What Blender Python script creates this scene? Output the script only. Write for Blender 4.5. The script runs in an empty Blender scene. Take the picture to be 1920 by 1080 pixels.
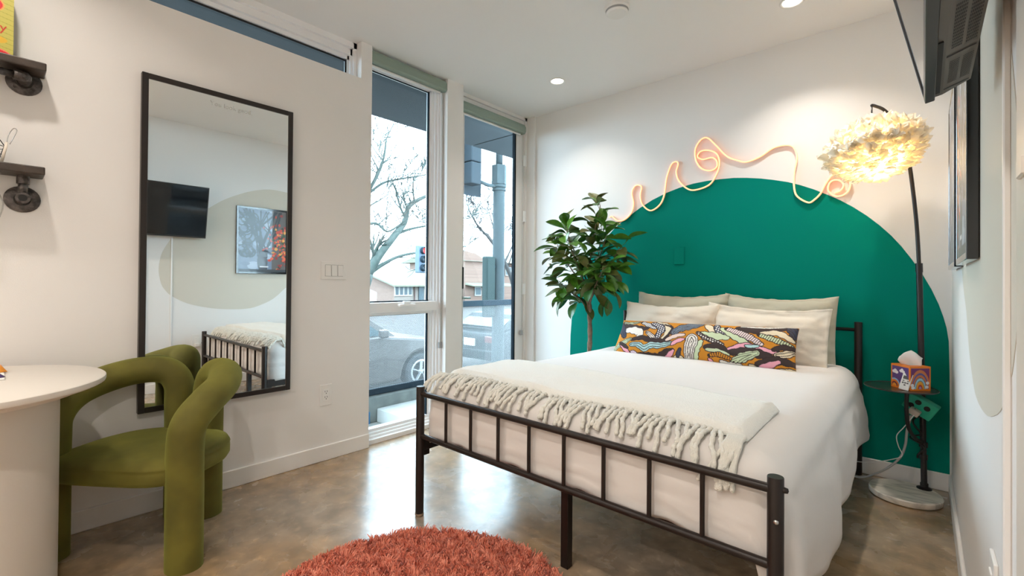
import bpy, bmesh, math, random
import numpy as np
from mathutils import Vector, Matrix, noise

SC = bpy.context.scene
COL = SC.collection
random.seed(7)
PI = math.pi

# ------------------------------------------------------------------ camera
cam_d = bpy.data.cameras.new('camera')
cam = bpy.data.objects.new('camera', cam_d)
COL.objects.link(cam)
cam_d.sensor_width = 36.0
cam_d.lens = 865.105 / 1920 * 36.0
cam_d.shift_x = 0.0
cam_d.shift_y = (522.471 - 540.0) / 1920
cam_d.clip_start = 0.02
cam_d.clip_end = 400
_r = Vector((0.746175759655489, 0.6657023684942662, 0.007879865714464878))
_u = Vector((-0.0008978759442756935, -0.010829805491223969, 0.9999409528226209))
_b = Vector((0.6657483980614166, -0.7461387752249218, -0.007483220196616878))
cam.matrix_world = Matrix(((_r.x, _u.x, _b.x, 0), (_r.y, _u.y, _b.y, 0), (_r.z, _u.z, _b.z, 1.04), (0, 0, 0, 1)))
SC.camera = cam

# ------------------------------------------------------------------ colour management, sky, lights
SC.view_settings.view_transform = 'Standard'
SC.view_settings.look = 'None'
SC.view_settings.gamma = 1.0
SC.view_settings.use_curve_mapping = False
SC.view_settings.exposure = 0.12
SC.cycles.max_bounces = 10
SC.cycles.diffuse_bounces = 6
SC.cycles.glossy_bounces = 5
SC.cycles.transparent_max_bounces = 16
SC.cycles.sample_clamp_indirect = 6.0
SC.cycles.caustics_reflective = False
SC.cycles.caustics_refractive = False

SKY = 15.0
LAMP_W = 9.0
XL, XR, YB, YF, ZC = -2.590, 0.106, 3.215, -2.70, 2.52

world = bpy.data.worlds.new('overcast_sky')
SC.world = world
world.use_nodes = True
wn = world.node_tree.nodes
wl = world.node_tree.links
wn['Background'].inputs[0].default_value = (0.66, 0.84, 1.0, 1)
wn['Background'].inputs[1].default_value = SKY

DL_POS = [(-2.01, 2.736), (-0.516, 2.762), (-2.01, -0.05), (-0.516, -0.05), (-2.01, -1.65), (-0.516, -1.65)]
for i, (dx, dy) in enumerate(DL_POS):
    ld = bpy.data.lights.new('downlight_bulb', 'AREA')
    ld.shape = 'DISK'
    ld.size = 0.09
    ld.energy = LAMP_W * (0.45, 0.65, 0.62, 1.3, 2.4, 3.0)[i]
    ld.color = (1.0, 0.91, 0.82)
    ld.spread = math.radians(140 if i > 1 else 112)
    lo = bpy.data.objects.new('downlight_bulb', ld)
    lo.location = (dx, dy, ZC - 0.012)
    COL.objects.link(lo)

# sky portals in the glazed openings (they only steer sampling of the sky)
def portal(loc, sx, sy):
    ld = bpy.data.lights.new('sky_portal', 'AREA')
    ld.shape = 'RECTANGLE'
    ld.size = sx
    ld.size_y = sy
    ld.cycles.is_portal = True
    lo = bpy.data.objects.new('sky_portal', ld)
    lo.location = loc
    lo.rotation_euler = (0, -PI / 2, 0)
    COL.objects.link(lo)
portal((-2.76, 2.50, 1.22), 2.5, 2.0)
portal((-2.76, -0.35, 2.39), 0.24, 3.8)

# ------------------------------------------------------------------ helpers
def tag(o, label=None, cat=None, group=None, kind=None):
    if label: o['label'] = label
    if cat: o['category'] = cat
    if group: o['group'] = group
    if kind: o['kind'] = kind
    return o

def srgb(r, g, b):
    f = lambda c: (c / 255 / 12.92) if c / 255 <= 0.04045 else ((c / 255 + 0.055) / 1.055) ** 2.4
    return (f(r), f(g), f(b))

class MB:
    def __init__(s):
        s.v = []; s.f = []; s.m = None
    def add(s, vs, fs):
        n = len(s.v)
        if s.m is not None: vs = [s.m @ Vector(v) for v in vs]
        s.v += [tuple(v) for v in vs]
        s.f += [tuple(i + n for i in f) for f in fs]
        return s
    def box(s, x0, x1, y0, y1, z0, z1):
        x0, x1 = min(x0, x1), max(x0, x1); y0, y1 = min(y0, y1), max(y0, y1); z0, z1 = min(z0, z1), max(z0, z1)
        vs = [(x0, y0, z0), (x1, y0, z0), (x1, y1, z0), (x0, y1, z0), (x0, y0, z1), (x1, y0, z1), (x1, y1, z1), (x0, y1, z1)]
        return s.add(vs, [(3, 2, 1, 0), (4, 5, 6, 7), (0, 1, 5, 4), (1, 2, 6, 5), (2, 3, 7, 6), (3, 0, 4, 7)])
    def bbox(s, x0, x1, y0, y1, z0, z1, bev=0.004, seg=2):
        bm = bmesh.new()
        bmesh.ops.create_cube(bm, size=1)
        for v in bm.verts:
            v.co = Vector(((x0 + x1) / 2 + v.co.x * abs(x1 - x0), (y0 + y1) / 2 + v.co.y * abs(y1 - y0), (z0 + z1) / 2 + v.co.z * abs(z1 - z0)))
        bmesh.ops.bevel(bm, geom=bm.edges[:], offset=bev, segments=seg, affect='EDGES', profile=0.5)
        bm.verts.index_update()
        s.add([v.co[:] for v in bm.verts], [[v.index for v in f.verts] for f in bm.faces])
        bm.free()
        return s
    def tube(s, path, rad, n=10, sq=1.0, up=None, cap=True, round_end=False):
        P = [Vector(p) for p in path]
        R = [rad] * len(P) if not hasattr(rad, '__len__') else list(rad)
        if round_end:
            d0 = (P[0] - P[1]).normalized(); d1 = (P[-1] - P[-2]).normalized()
            r0, r1 = R[0], R[-1]
            pre = [(P[0] + d0 * r0 * math.sin(a), r0 * math.cos(a)) for a in (1.45, 1.0, 0.5)]
            post = [(P[-1] + d1 * r1 * math.sin(a), r1 * math.cos(a)) for a in (0.5, 1.0, 1.45)]
            P = [p for p, _ in pre] + P + [p for p, _ in post]
            R = [r for _, r in pre] + R + [r for _, r in post]
        T = []
        for i in range(len(P)):
            a = P[max(0, i - 1)]; b = P[min(len(P) - 1, i + 1)]
            t = (b - a)
            T.append(t.normalized() if t.length > 1e-9 else Vector((0, 0, 1)))
        u = Vector(up) if up else (Vector((0, 0, 1)) if abs(T[0].z) < 0.9 else Vector((1, 0, 0)))
        u = (u - T[0] * u.dot(T[0])).normalized()
        vs = []; fs = []
        for i, p in enumerate(P):
            if i:
                u = u - T[i] * u.dot(T[i])
                u = u.normalized() if u.length > 1e-6 else T[i].orthogonal().normalized()
            w = T[i].cross(u)
            for k in range(n):
                a = 2 * PI * k / n
                vs.append(p + (u * math.cos(a) * sq + w * math.sin(a)) * R[i])
        for i in range(len(P) - 1):
            for k in range(n):
                k2 = (k + 1) % n
                fs.append((i * n + k, i * n + k2, (i + 1) * n + k2, (i + 1) * n + k))
        if cap:
            fs.append(tuple(range(n - 1, -1, -1)))
            fs.append(tuple((len(P) - 1) * n + k for k in range(n)))
        return s.add(vs, fs)
    def lathe(s, prof, c=(0, 0, 0), n=32, axis='z', cap=True):
        vs = []; fs = []
        for r, h in prof:
            for k in range(n):
                a = 2 * PI * k / n
                q = (r * math.cos(a), r * math.sin(a), h)
                if axis == 'x': q = (h, q[0], q[1])
                if axis == 'y': q = (q[1], h, q[0])
                vs.append((c[0] + q[0], c[1] + q[1], c[2] + q[2]))
        for i in range(len(prof) - 1):
            for k in range(n):
                k2 = (k + 1) % n
                fs.append((i * n + k, i * n + k2, (i + 1) * n + k2, (i + 1) * n + k))
        if cap:
            fs.append(tuple(range(n - 1, -1, -1)))
            fs.append(tuple((len(prof) - 1) * n + k for k in range(n)))
        return s.add(vs, fs)
    def prism(s, pts, axis, a0, a1):
        n = len(pts)
        def P(p, a):
            if axis == 'x': return (a, p[0], p[1])
            if axis == 'y': return (p[0], a, p[1])
            return (p[0], p[1], a)
        vs = [P(p, a0) for p in pts] + [P(p, a1) for p in pts]
        fs = [tuple(range(n - 1, -1, -1)), tuple(range(n, 2 * n))]
        fs += [(i, (i + 1) % n, n + (i + 1) % n, n + i) for i in range(n)]
        return s.add(vs, fs)
    def grid(s, rows, closed=False):
        nr, nc = len(rows), len(rows[0])
        vs = [p for r in rows for p in r]; fs = []
        for i in range(nr - 1):
            for j in range(nc if closed else nc - 1):
                j2 = (j + 1) % nc
                fs.append((i * nc + j, i * nc + j2, (i + 1) * nc + j2, (i + 1) * nc + j))
        return s.add(vs, fs)
    def mesh(s, name, smooth=False, fix=True, angle=None):
        me = bpy.data.meshes.new(name)
        me.from_pydata(s.v, [], s.f)
        if fix:
            bm = bmesh.new(); bm.from_mesh(me)
            bmesh.ops.recalc_face_normals(bm, faces=bm.faces[:])
            bm.to_mesh(me); bm.free()
        if smooth:
            me.polygons.foreach_set('use_smooth', [True] * len(me.polygons))
            if angle:
                try: me.set_sharp_from_angle(angle=math.radians(angle))
                except Exception: pass
        me.update()
        return me

ORG = {}
def empty(name, loc):
    o = bpy.data.objects.new(name, None)
    o.empty_display_size = 0.05
    o.location = loc
    COL.objects.link(o)
    ORG[o.name] = Vector(loc)
    return o

def ob(name, mb, mat, parent=None, smooth=False, angle=None, loc=None, fix=True):
    """links one mesh object whose vertices were written in world coordinates"""
    me = mb.mesh(name, smooth, fix, angle) if isinstance(mb, MB) else mb
    if mat is not None and not me.materials: me.materials.append(mat)
    o = bpy.data.objects.new(name, me)
    COL.objects.link(o)
    if parent is not None:
        g = ORG[parent.name]
        me.transform(Matrix.Translation(-g))
        o.parent = parent
        ORG[o.name] = g
    else:
        if loc is None:
            co = np.array([v.co[:] for v in me.vertices])
            mn, mx = co.min(0), co.max(0)
            loc = ((mn[0] + mx[0]) / 2, (mn[1] + mx[1]) / 2, mn[2])
        g = Vector([float(q) for q in loc])
        me.transform(Matrix.Translation(-g))
        o.location = g
        ORG[o.name] = g
    return o

def struct(name, mb, mat, parent=None, **k):
    o = ob(name, mb, mat, parent, **k)
    if parent is None: o['kind'] = 'structure'
    return o

def smooth_path(pts, n=6, closed=False):
    P = [Vector(p) for p in pts]; out = []
    N = len(P)
    for i in range(N - 1 if not closed else N):
        p0 = P[i - 1] if (i > 0 or closed) else P[0] * 2 - P[1]
        p1 = P[i]; p2 = P[(i + 1) % N]
        p3 = P[(i + 2) % N] if (i + 2 < N or closed) else P[-1] * 2 - P[-2]
        for k in range(n):
            t = k / n
            out.append(0.5 * ((2 * p1) + (p2 - p0) * t + (2 * p0 - 5 * p1 + 4 * p2 - p3) * t * t + (3 * p1 - p0 - 3 * p2 + p3) * t ** 3))
    if not closed: out.append(P[-1].copy())
    return out

# ------------------------------------------------------------------ materials
def mat(name, col, rough=0.6, metal=0.0, bump=None, var=None, coat=0.0, sheen=0.0, spec=0.5, emit=None, trans=0.0, alpha=None):
    """bump=(scale, strength), var=(scale, second colour, detail)"""
    m = bpy.data.materials.new(name); m.use_nodes = True
    nt = m.node_tree; N = nt.nodes; L = nt.links
    b = N['Principled BSDF']
    b.inputs['Base Color'].default_value = (*col, 1)
    b.inputs['Roughness'].default_value = rough
    b.inputs['Metallic'].default_value = metal
    b.inputs['Specular IOR Level'].default_value = spec
    b.inputs['Coat Weight'].default_value = coat
    b.inputs['Sheen Weight'].default_value = sheen
    if trans: b.inputs['Transmission Weight'].default_value = trans
    if emit:
        b.inputs['Emission Color'].default_value = (*emit[0], 1)
        b.inputs['Emission Strength'].default_value = emit[1]
    if bump or var:
        tc = N.new('ShaderNodeTexCoord')
    if bump:
        nz = N.new('ShaderNodeTexNoise'); nz.inputs['Scale'].default_value = bump[0]; nz.inputs['Detail'].default_value = 4
        bp = N.new('ShaderNodeBump'); bp.inputs['Strength'].default_value = bump[1]; bp.inputs['Distance'].default_value = 0.01
        L.new(tc.outputs['Object'], nz.inputs['Vector']); L.new(nz.outputs['Fac'], bp.inputs['Height']); L.new(bp.outputs['Normal'], b.inputs['Normal'])
    if var:
        nv = N.new('ShaderNodeTexNoise'); nv.inputs['Scale'].default_value = var[0]; nv.inputs['Detail'].default_value = var[2] if len(var) > 2 else 5
        rp = N.new('ShaderNodeValToRGB')
        rp.color_ramp.elements[0].position = 0.35; rp.color_ramp.elements[1].position = 0.68
        rp.color_ramp.elements[0].color = (*col, 1); rp.color_ramp.elements[1].color = (*var[1], 1)
        L.new(tc.outputs['Object'], nv.inputs['Vector']); L.new(nv.outputs['Fac'], rp.inputs['Fac']); L.new(rp.outputs['Color'], b.inputs['Base Color'])
    return m

def attr_mat(name, rough=0.8, bump=None, coat=0.0):
    m = mat(name, (1, 1, 1), rough, bump=bump, coat=coat)
    N = m.node_tree.nodes
    a = N.new('ShaderNodeAttribute'); a.attribute_name = 'print'
    m.node_tree.links.new(a.outputs['Color'], N['Principled BSDF'].inputs['Base Color'])
    return m

def glass_mat(name, tint=(1, 1, 1), fac=0.06):
    m = bpy.data.materials.new(name); m.use_nodes = True
    nt = m.node_tree; N = nt.nodes; L = nt.links
    N.remove(N['Principled BSDF'])
    t = N.new('ShaderNodeBsdfTransparent'); t.inputs[0].default_value = (*tint, 1)
    g = N.new('ShaderNodeBsdfGlossy'); g.inputs['Roughness'].default_value = 0.01
    lw = N.new('ShaderNodeLayerWeight'); lw.inputs['Blend'].default_value = 0.12
    mx = N.new('ShaderNodeMixShader')
    mul = N.new('ShaderNodeMath'); mul.operation = 'MULTIPLY_ADD'; mul.inputs[1].default_value = 0.6; mul.inputs[2].default_value = fac
    L.new(lw.outputs['Fresnel'], mul.inputs[0]); L.new(mul.outputs[0], mx.inputs[0])
    L.new(t.outputs[0], mx.inputs[1]); L.new(g.outputs[0], mx.inputs[2]); L.new(mx.outputs[0], N['Material Output'].inputs[0])
    return m

M = {}
M['wall'] = mat('wall_paint', (0.80, 0.785, 0.765), 0.55, bump=(260, 0.05))
M['ceiling'] = mat('ceiling_paint', (0.86, 0.86, 0.86), 0.6, bump=(200, 0.05))
M['trim'] = mat('trim_paint', (0.80, 0.785, 0.765), 0.35)
M['vinyl'] = mat('white_vinyl', (0.88, 0.89, 0.90), 0.35)
M['casing'] = mat('casing_paint', (0.72, 0.66, 0.58), 0.4)
M['green_paint'] = mat('emerald_wall_paint', (0.0, 0.205, 0.155), 0.75, spec=0.06, bump=(260, 0.05))
M['beige_paint'] = mat('beige_wall_paint', (0.64, 0.60, 0.515), 0.55, bump=(260, 0.05))
M['black_metal'] = mat('black_metal', (0.016, 0.010, 0.008), 0.36, spec=0.35)
M['lamp_black'] = mat('lamp_black', (0.014, 0.010, 0.010), 0.35)
M['duvet'] = mat('duvet_cotton', (0.72, 0.695, 0.675), 0.85, bump=(9, 0.25), sheen=0.2)
M['throw'] = mat('throw_wool', (0.84, 0.835, 0.785), 0.9, bump=(160, 0.5), sheen=0.4)
M['fringe'] = mat('fringe_wool', (0.80, 0.79, 0.72), 0.9, bump=(300, 0.6), sheen=0.4)
M['pillow_cream'] = mat('cream_linen', (0.74, 0.68, 0.58), 0.9, bump=(14, 0.35), sheen=0.2)
M['pillow_sage'] = mat('sage_linen', (0.46, 0.44, 0.345), 0.9, bump=(16, 0.45), sheen=0.2)
M['velvet'] = mat('olive_velvet', (0.085, 0.074, 0.008), 0.85, var=(7, (0.140, 0.125, 0.015), 3), sheen=0.35, bump=(20, 0.08))
M['velvet'].node_tree.nodes['Principled BSDF'].inputs['Sheen Tint'].default_value = (0.55, 0.62, 0.12, 1)
M['table'] = mat('table_lacquer', (0.72, 0.675, 0.61), 0.45, bump=(120, 0.03))
M['marble'] = mat('white_marble', (0.90, 0.82, 0.70), 0.25, var=(7, (0.86, 0.80, 0.72), 9), coat=0.2)
M['plate'] = mat('white_plate', (0.80, 0.79, 0.77), 0.35)
M['dark'] = mat('dark_slot', (0.01, 0.01, 0.01), 0.6)
M['wood'] = mat('dark_stained_wood', (0.030, 0.020, 0.014), 0.45, var=(14, (0.06, 0.042, 0.03), 6), bump=(40, 0.2))
M['pipe'] = mat('black_iron_pipe', (0.055, 0.048, 0.045), 0.38, metal=0.7, var=(60, (0.16, 0.14, 0.13), 5), bump=(90, 0.3))
M['mirror_frame'] = mat('dark_bronze_frame', (0.016, 0.011, 0.009), 0.35)
M['tv_black'] = mat('tv_black', (0.02, 0.018, 0.017), 0.35)
M['tv_back'] = mat('tv_back_plastic', (0.105, 0.092, 0.078), 0.38)
M['screen'] = mat('tv_screen', (0.006, 0.006, 0.007), 0.06, spec=0.6)
M['chrome'] = mat('brushed_steel', (0.55, 0.56, 0.56), 0.25, metal=1.0)
M['blind'] = mat('sage_blind_fabric', (0.26, 0.33, 0.28), 0.7, bump=(200, 0.1))
M['chain'] = mat('grey_bead_chain', (0.45, 0.45, 0.43), 0.4)
M['grey_plastic'] = mat('grey_plastic', (0.33, 0.33, 0.33), 0.5)
M['glass'] = glass_mat('window_glass', (0.94, 0.98, 0.98), 0.02)
M['leaf_a'] = mat('leaf_green', (0.045, 0.155, 0.012), 0.34, var=(9, (0.095, 0.23, 0.022), 3), spec=0.5)
M['leaf_b'] = mat('leaf_dark_green', (0.022, 0.085, 0.016), 0.32, var=(9, (0.045, 0.13, 0.022), 3), spec=0.5)
M['leaf_c'] = mat('leaf_olive', (0.085, 0.115, 0.022), 0.42, var=(9, (0.13, 0.13, 0.035), 3), spec=0.5)
M['trunk'] = mat('brown_trunk', (0.16, 0.10, 0.065), 0.8, var=(30, (0.26, 0.18, 0.12), 4), bump=(60, 0.6))
M['neon'] = mat('neon_tube', (1.0, 0.5, 0.3), 0.4, emit=((1.0, 0.38, 0.18), 1.6))
M['neon_back'] = mat('neon_channel', (0.85, 0.55, 0.40), 0.5)
M['lampglow'] = mat('downlight_lens', (1, 1, 1), 0.4, emit=((1.0, 0.90, 0.74), 9.0))
M['white_plastic'] = mat('white_plastic', (0.82, 0.81, 0.79), 0.35)
M['concrete'] = mat('outdoor_concrete', (0.46, 0.46, 0.44), 0.85, var=(4, (0.54, 0.54, 0.52), 6))
M['curb'] = mat('curb_concrete', (0.10, 0.11, 0.103), 0.9, var=(9, (0.15, 0.16, 0.15), 8))
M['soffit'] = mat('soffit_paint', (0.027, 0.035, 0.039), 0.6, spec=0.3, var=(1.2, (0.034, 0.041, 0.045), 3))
M['rail'] = mat('railing_steel', (0.011, 0.019, 0.026), 0.7, spec=0.1)
M['galv'] = mat('galvanized_steel', (0.034, 0.046, 0.050), 0.7, spec=0.12, var=(25, (0.044, 0.057, 0.060), 4))

# floor: polished mottled concrete
def floor_mat():
    m = mat('polished_concrete', (0.2, 0.17, 0.14), 0.22)
    N = m.node_tree.nodes; L = m.node_tree.links; b = N['Principled BSDF']
    tc = N.new('ShaderNodeTexCoord')
    def nz(sc, det, dist=0.0):
        q = N.new('ShaderNodeTexNoise'); q.inputs['Scale'].default_value = sc; q.inputs['Detail'].default_value = det
        q.inputs['Distortion'].default_value = dist; L.new(tc.outputs['Object'], q.inputs['Vector']); return q
    def ramp(src, a, ca, bb, cb):
        r = N.new('ShaderNodeValToRGB'); e = r.color_ramp.elements
        e[0].position = a; e[0].color = (*ca, 1); e[1].position = bb; e[1].color = (*cb, 1)
        L.new(src, r.inputs['Fac']); return r
    r1 = ramp(nz(1.5, 5).outputs['Fac'], 0.32, (0.335, 0.205, 0.090), 0.70, (0.39, 0.335, 0.27))
    r2 = ramp(nz(11, 9, 0.15).outputs['Fac'], 0.38, (0.78, 0.78, 0.78), 0.68, (1.22, 1.20, 1.17))
    mx = N.new('ShaderNodeMix'); mx.data_type = 'RGBA'; mx.blend_type = 'MULTIPLY'; mx.inputs[0].default_value = 1.0
    L.new(r1.outputs['Color'], mx.inputs[6]); L.new(r2.outputs['Color'], mx.inputs[7])
    r4 = ramp(nz(26, 6, 0.3).outputs['Fac'], 0.56, (0.97, 0.97, 0.97), 0.74, (1.35, 1.33, 1.30))
    mx2 = N.new('ShaderNodeMix'); mx2.data_type = 'RGBA'; mx2.blend_type = 'MULTIPLY'; mx2.inputs[0].default_value = 1.0
    L.new(mx.outputs[2], mx2.inputs[6]); L.new(r4.outputs['Color'], mx2.inputs[7]); L.new(mx2.outputs[2], b.inputs['Base Color'])
    r3 = ramp(nz(6, 6, 0.5).outputs['Fac'], 0.35, (0.16, 0.16, 0.16), 0.7, (0.36, 0.36, 0.36))
    L.new(r3.outputs['Color'], b.inputs['Roughness'])
    bp = N.new('ShaderNodeBump'); bp.inputs['Strength'].default_value = 0.06; bp.inputs['Distance'].default_value = 0.01
    L.new(nz(14, 5, 0.4).outputs['Fac'], bp.inputs['Height']); L.new(bp.outputs['Normal'], b.inputs['Normal'])
    b.inputs['Coat Weight'].default_value = 0.65; b.inputs['Coat Roughness'].default_value = 0.27
    return m
M['floor'] = floor_mat()

def mirror_mat():
    m = bpy.data.materials.new('mirror_silver'); m.use_nodes = True
    b = m.node_tree.nodes['Principled BSDF']
    b.inputs['Base Color'].default_value = (0.90, 0.93, 0.92, 1); b.inputs['Metallic'].default_value = 1; b.inputs['Roughness'].default_value = 0.0
    return m
M['mirror'] = mirror_mat()

# ------------------------------------------------------------------ printed colour canvases (flat print only)
class Canvas:
    def __init__(s, w, h, col):
        s.w, s.h = w, h
        s.a = np.zeros((h, w, 3)); s.a[:] = srgb(*col)
        yy, xx = np.mgrid[0:h, 0:w]; s.x = xx + 0.5; s.y = yy + 0.5
    def put(s, mask, col): s.a[mask] = srgb(*col)
    def dist(s, pts):
        d = np.full((s.h, s.w), 1e9); along = np.zeros((s.h, s.w)); acc = 0
        for (x0, y0), (x1, y1) in zip(pts[:-1], pts[1:]):
            dx, dy = x1 - x0, y1 - y0; l2 = dx * dx + dy * dy + 1e-9
            t = np.clip(((s.x - x0) * dx + (s.y - y0) * dy) / l2, 0, 1)
            q = np.hypot(s.x - x0 - t * dx, s.y - y0 - t * dy)
            m = q < d
            d[m] = q[m]; along[m] = (acc + t * math.sqrt(l2))[m]; acc += math.sqrt(l2)
        return d, along, acc
    def line(s, pts, w, col):
        d, _, _ = s.dist(pts); s.put(d < w / 2, col)
    def blob(s, pts, w, col, edge=None, ew=2.2, extra=None):
        P = [(p.x, p.y) for p in smooth_path([(x, y, 0) for x, y in pts], 6)]
        d, al, tot = s.dist(P)
        wid = w / 2 * (0.55 + 0.45 * np.sin(np.clip(al / tot, 0, 1) * PI)) * (1 + 0.12 * np.sin(al * 0.35))
        if edge: s.put(d < wid + ew, edge)
        s.put(d < wid, col)
        if extra == 'dots':
            mm = (d < wid - 1) & ((np.mod(s.x, 6) - 3) ** 2 + (np.mod(s.y + 3 * (np.floor(s.x / 6) % 2), 6) - 3) ** 2 < 2.6)
            s.put(mm, (235, 232, 228))
        if extra == 'stripes': s.put((d < wid) & (np.mod(al, 5) < 1.7), edge or (40, 30, 30))
        if extra == 'lines': s.put((d < wid) & (np.mod(d + al * 0.12, 4.5) < 1.3), edge or (40, 30, 30))
        if extra == 'mid': s.put(np.abs(d - wid * 0.45) < 0.9, edge or (40, 30, 30))
    def ell(s, cx, cy, rx, ry, col): s.put(((s.x - cx) / rx) ** 2 + ((s.y - cy) / ry) ** 2 < 1, col)
    def rect(s, x0, y0, x1, y1, col): s.put((s.x >= x0) & (s.x < x1) & (s.y >= y0) & (s.y < y1), col)

def print_mesh(name, cv, pos):
    """pos(u, v) -> world point, v up; one colour per vertex"""
    h, w = cv.h, cv.w
    co = np.array([pos(i / (w - 1), 1 - j / (h - 1)) for j in range(h) for i in range(w)], dtype=float)
    idx = np.arange(h * w).reshape(h, w)
    f = np.stack([idx[:-1, :-1], idx[1:, :-1], idx[1:, 1:], idx[:-1, 1:]], -1).reshape(-1, 4)
    me = bpy.data.meshes.new(name)
    me.from_pydata(co.tolist(), [], f.tolist())
    at = me.color_attributes.new('print', 'FLOAT_COLOR', 'POINT')
    c4 = np.ones((h * w, 4)); c4[:, :3] = cv.a.reshape(-1, 3)
    at.data.foreach_set('color', c4.ravel())
    me.polygons.foreach_set('use_smooth', [True] * len(me.polygons))
    me.update()
    return me

def text_mesh(name, s, size, mtx, depth=0.0003):
    cu = bpy.data.curves.new(name, 'FONT'); cu.body = s; cu.size = size; cu.extrude = depth
    cu.align_x = 'CENTER'; cu.align_y = 'CENTER'
    to = bpy.data.objects.new(name, cu); COL.objects.link(to)
    bpy.context.view_layer.update()
    me = bpy.data.meshes.new_from_object(to.evaluated_get(bpy.context.evaluated_depsgraph_get()))
    bpy.data.objects.remove(to)
    me.name = name; me.materials.clear(); me.transform(mtx)
    return me

# ================================================================== SETTING
WT = 0.16    # outer wall thickness
struct('floor', MB().box(XL - WT, XR + 0.1, YF - 0.1, YB + 0.12, -0.08, 0.0), M['floor'], loc=(0, 0, 0))
flo = bpy.data.objects['floor']
M['crack'] = mat('floor_crack', (0.03, 0.025, 0.02), 0.8)
def crack(pts, w):
    mb = MB()
    P = smooth_path([(x, y, 0) for x, y in pts], 4)
    rows = [[], []]
    for i, p in enumerate(P):
        j = 0.004 * math.sin(i * 2.3) + 0.003 * math.sin(i * 5.1)
        rows[0].append((p.x + j, p.y + j, 0.0006)); rows[1].append((p.x + j + w, p.y + j + w * (0.6 + 0.5 * math.sin(i * 1.7)), 0.0006))
    mb.grid(rows)
    ob('crack', mb, M['crack'], flo)
crack([(-2.05, 0.80), (-1.95, 0.87), (-1.86, 0.93), (-1.76, 1.01), (-1.70, 1.07)], 0.0016)
crack([(-1.06, 1.43), (-0.98, 1.46), (-0.90, 1.50), (-0.82, 1.51)], 0.0012)

struct('ceiling', MB().box(XL - WT, XR + 0.1, YF - 0.1, YB + 0.12, ZC, ZC + 0.12), M['ceiling'], loc=(-1.2, 1, ZC))

CL0, CL1, CLZ = -2.25, 1.491, 2.290           # clerestory opening
WY0, WY1 = 1.566, 2.183                       # tall window opening
DY0, DY1 = 2.338, 3.192                       # door opening
wl_ = MB()
wl_.box(XL - WT, XL, YF, WY0, 0, CLZ)
wl_.box(XL - WT, XL, CL1, WY0, CLZ, ZC)
wl_.box(XL - WT, XL, YF, CL0, CLZ, ZC)
wl_.box(XL - WT, XL, WY1, DY0, 0, ZC)
wl_.box(XL - WT, XL, DY1, YB + 0.12, 0, ZC)
struct('wall_left', wl_, M['wall'], loc=(XL, 0, 0))
wb = struct('wall_back', MB().box(XL, XR + 0.1, YB, YB + 0.12, 0, ZC), M['wall'], loc=(-1.2, YB, 0))
wr = struct('wall_right', MB().box(XR, XR + 0.1, YF, YB, 0, ZC), M['wall'], loc=(XR, 0, 0))
struct('wall_front', MB().box(XL, XR, YF - 0.1, YF, 0, ZC), M['wall'], loc=(-1.2, YF, 0))

# painted shapes on the walls
ARCH = [(-2.209, 0.088), (-2.209, 0.44), (-2.206, 0.60), (-2.196, 0.727), (-2.175, 0.87), (-2.145, 0.995), (-2.078, 1.150), (-2.00, 1.262), (-1.905, 1.368), (-1.81, 1.455),
        (-1.724, 1.521), (-1.588, 1.603), (-1.49, 1.652), (-1.382, 1.692), (-1.29, 1.716), (-1.192, 1.732), (-1.10, 1.738), (-1.015, 1.738), (-0.93, 1.734), (-0.851, 1.723), (-0.77, 1.707),
        (-0.698, 1.688), (-0.62, 1.664), (-0.555, 1.637), (-0.485, 1.602), (-0.421, 1.564), (-0.355, 1.522), (-0.296, 1.477), (-0.235, 1.423), (-0.178, 1.364), (-0.13, 1.306), (-0.089, 1.247), (-0.045, 1.173), (-0.004, 1.096), (0.03, 1.02),
        (0.057, 0.945), (0.075, 0.88), (0.087, 0.825), (0.095, 0.758), (0.098, 0.6), (0.099, 0.435), (0.099, 0.088)]
o = ob('painted_arch', MB().prism(ARCH, 'y', YB - 0.0012, YB + 0.01), M['green_paint'], wb)
o['label'] = 'emerald green painted arch'
BL = [(2.127, 2.006), (1.947, 2.012), (1.774, 1.968), (1.615, 1.896), (1.496, 1.826), (1.391, 1.743), (1.27, 1.645), (1.187, 1.566), (1.12, 1.48), (1.081, 1.407), (1.026, 1.294), (1.006, 1.21), (1.000, 1.11),
      (1.019, 1.0), (1.05, 0.94), (1.10, 0.885), (1.225, 0.812), (1.393, 0.766), (1.51, 0.748), (1.627, 0.741), (1.72, 0.742), (1.813, 0.755), (1.96, 0.815), (2.05, 0.88), (2.13, 0.956), (2.27, 1.03), (2.42, 1.15), (2.52, 1.32), (2.55, 1.52), (2.50, 1.74), (2.36, 1.91), (2.24, 1.985)]
BLs = [(p.x, p.y) for p in smooth_path([(a, b, 0) for a, b in BL], 3, closed=True)]
o = ob('painted_blob', MB().prism(BLs, 'x', XR - 0.0012, XR + 0.01), M['beige_paint'], wr)
o['label'] = 'beige painted blob'

# baseboards
def base(name, x0, x1, y0, y1, ax):
    h = 0.088
    mb = MB()
    mb.bbox(x0, x1, y0, y1, 0, h, 0.003, 1)
    return struct(name, mb, M['trim'])
base('baseboard_left', XL, XL + 0.012, YF, WY0 - 0.001, 'y')
base('baseboard_back', XL + 0.02, XR, YB - 0.012, YB, 'x')
base('baseboard_right', XR - 0.012, XR, 0.908, YB - 0.012, 'y')
base('baseboard_front', XL, XR, YF, YF + 0.012, 'x')
# door casing at the near end of the right wall
tr = struct('trim_1', MB().bbox(XR - 0.014, XR, 0.20, 0.907, 0.0, 2.46, 0.003, 1), M['casing'])
ob('latch_plate', MB().bbox(XR - 0.0185, XR - 0.006, 0.82, 0.866, 1.175, 1.199, 0.002, 1), M['casing'], tr)

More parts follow.
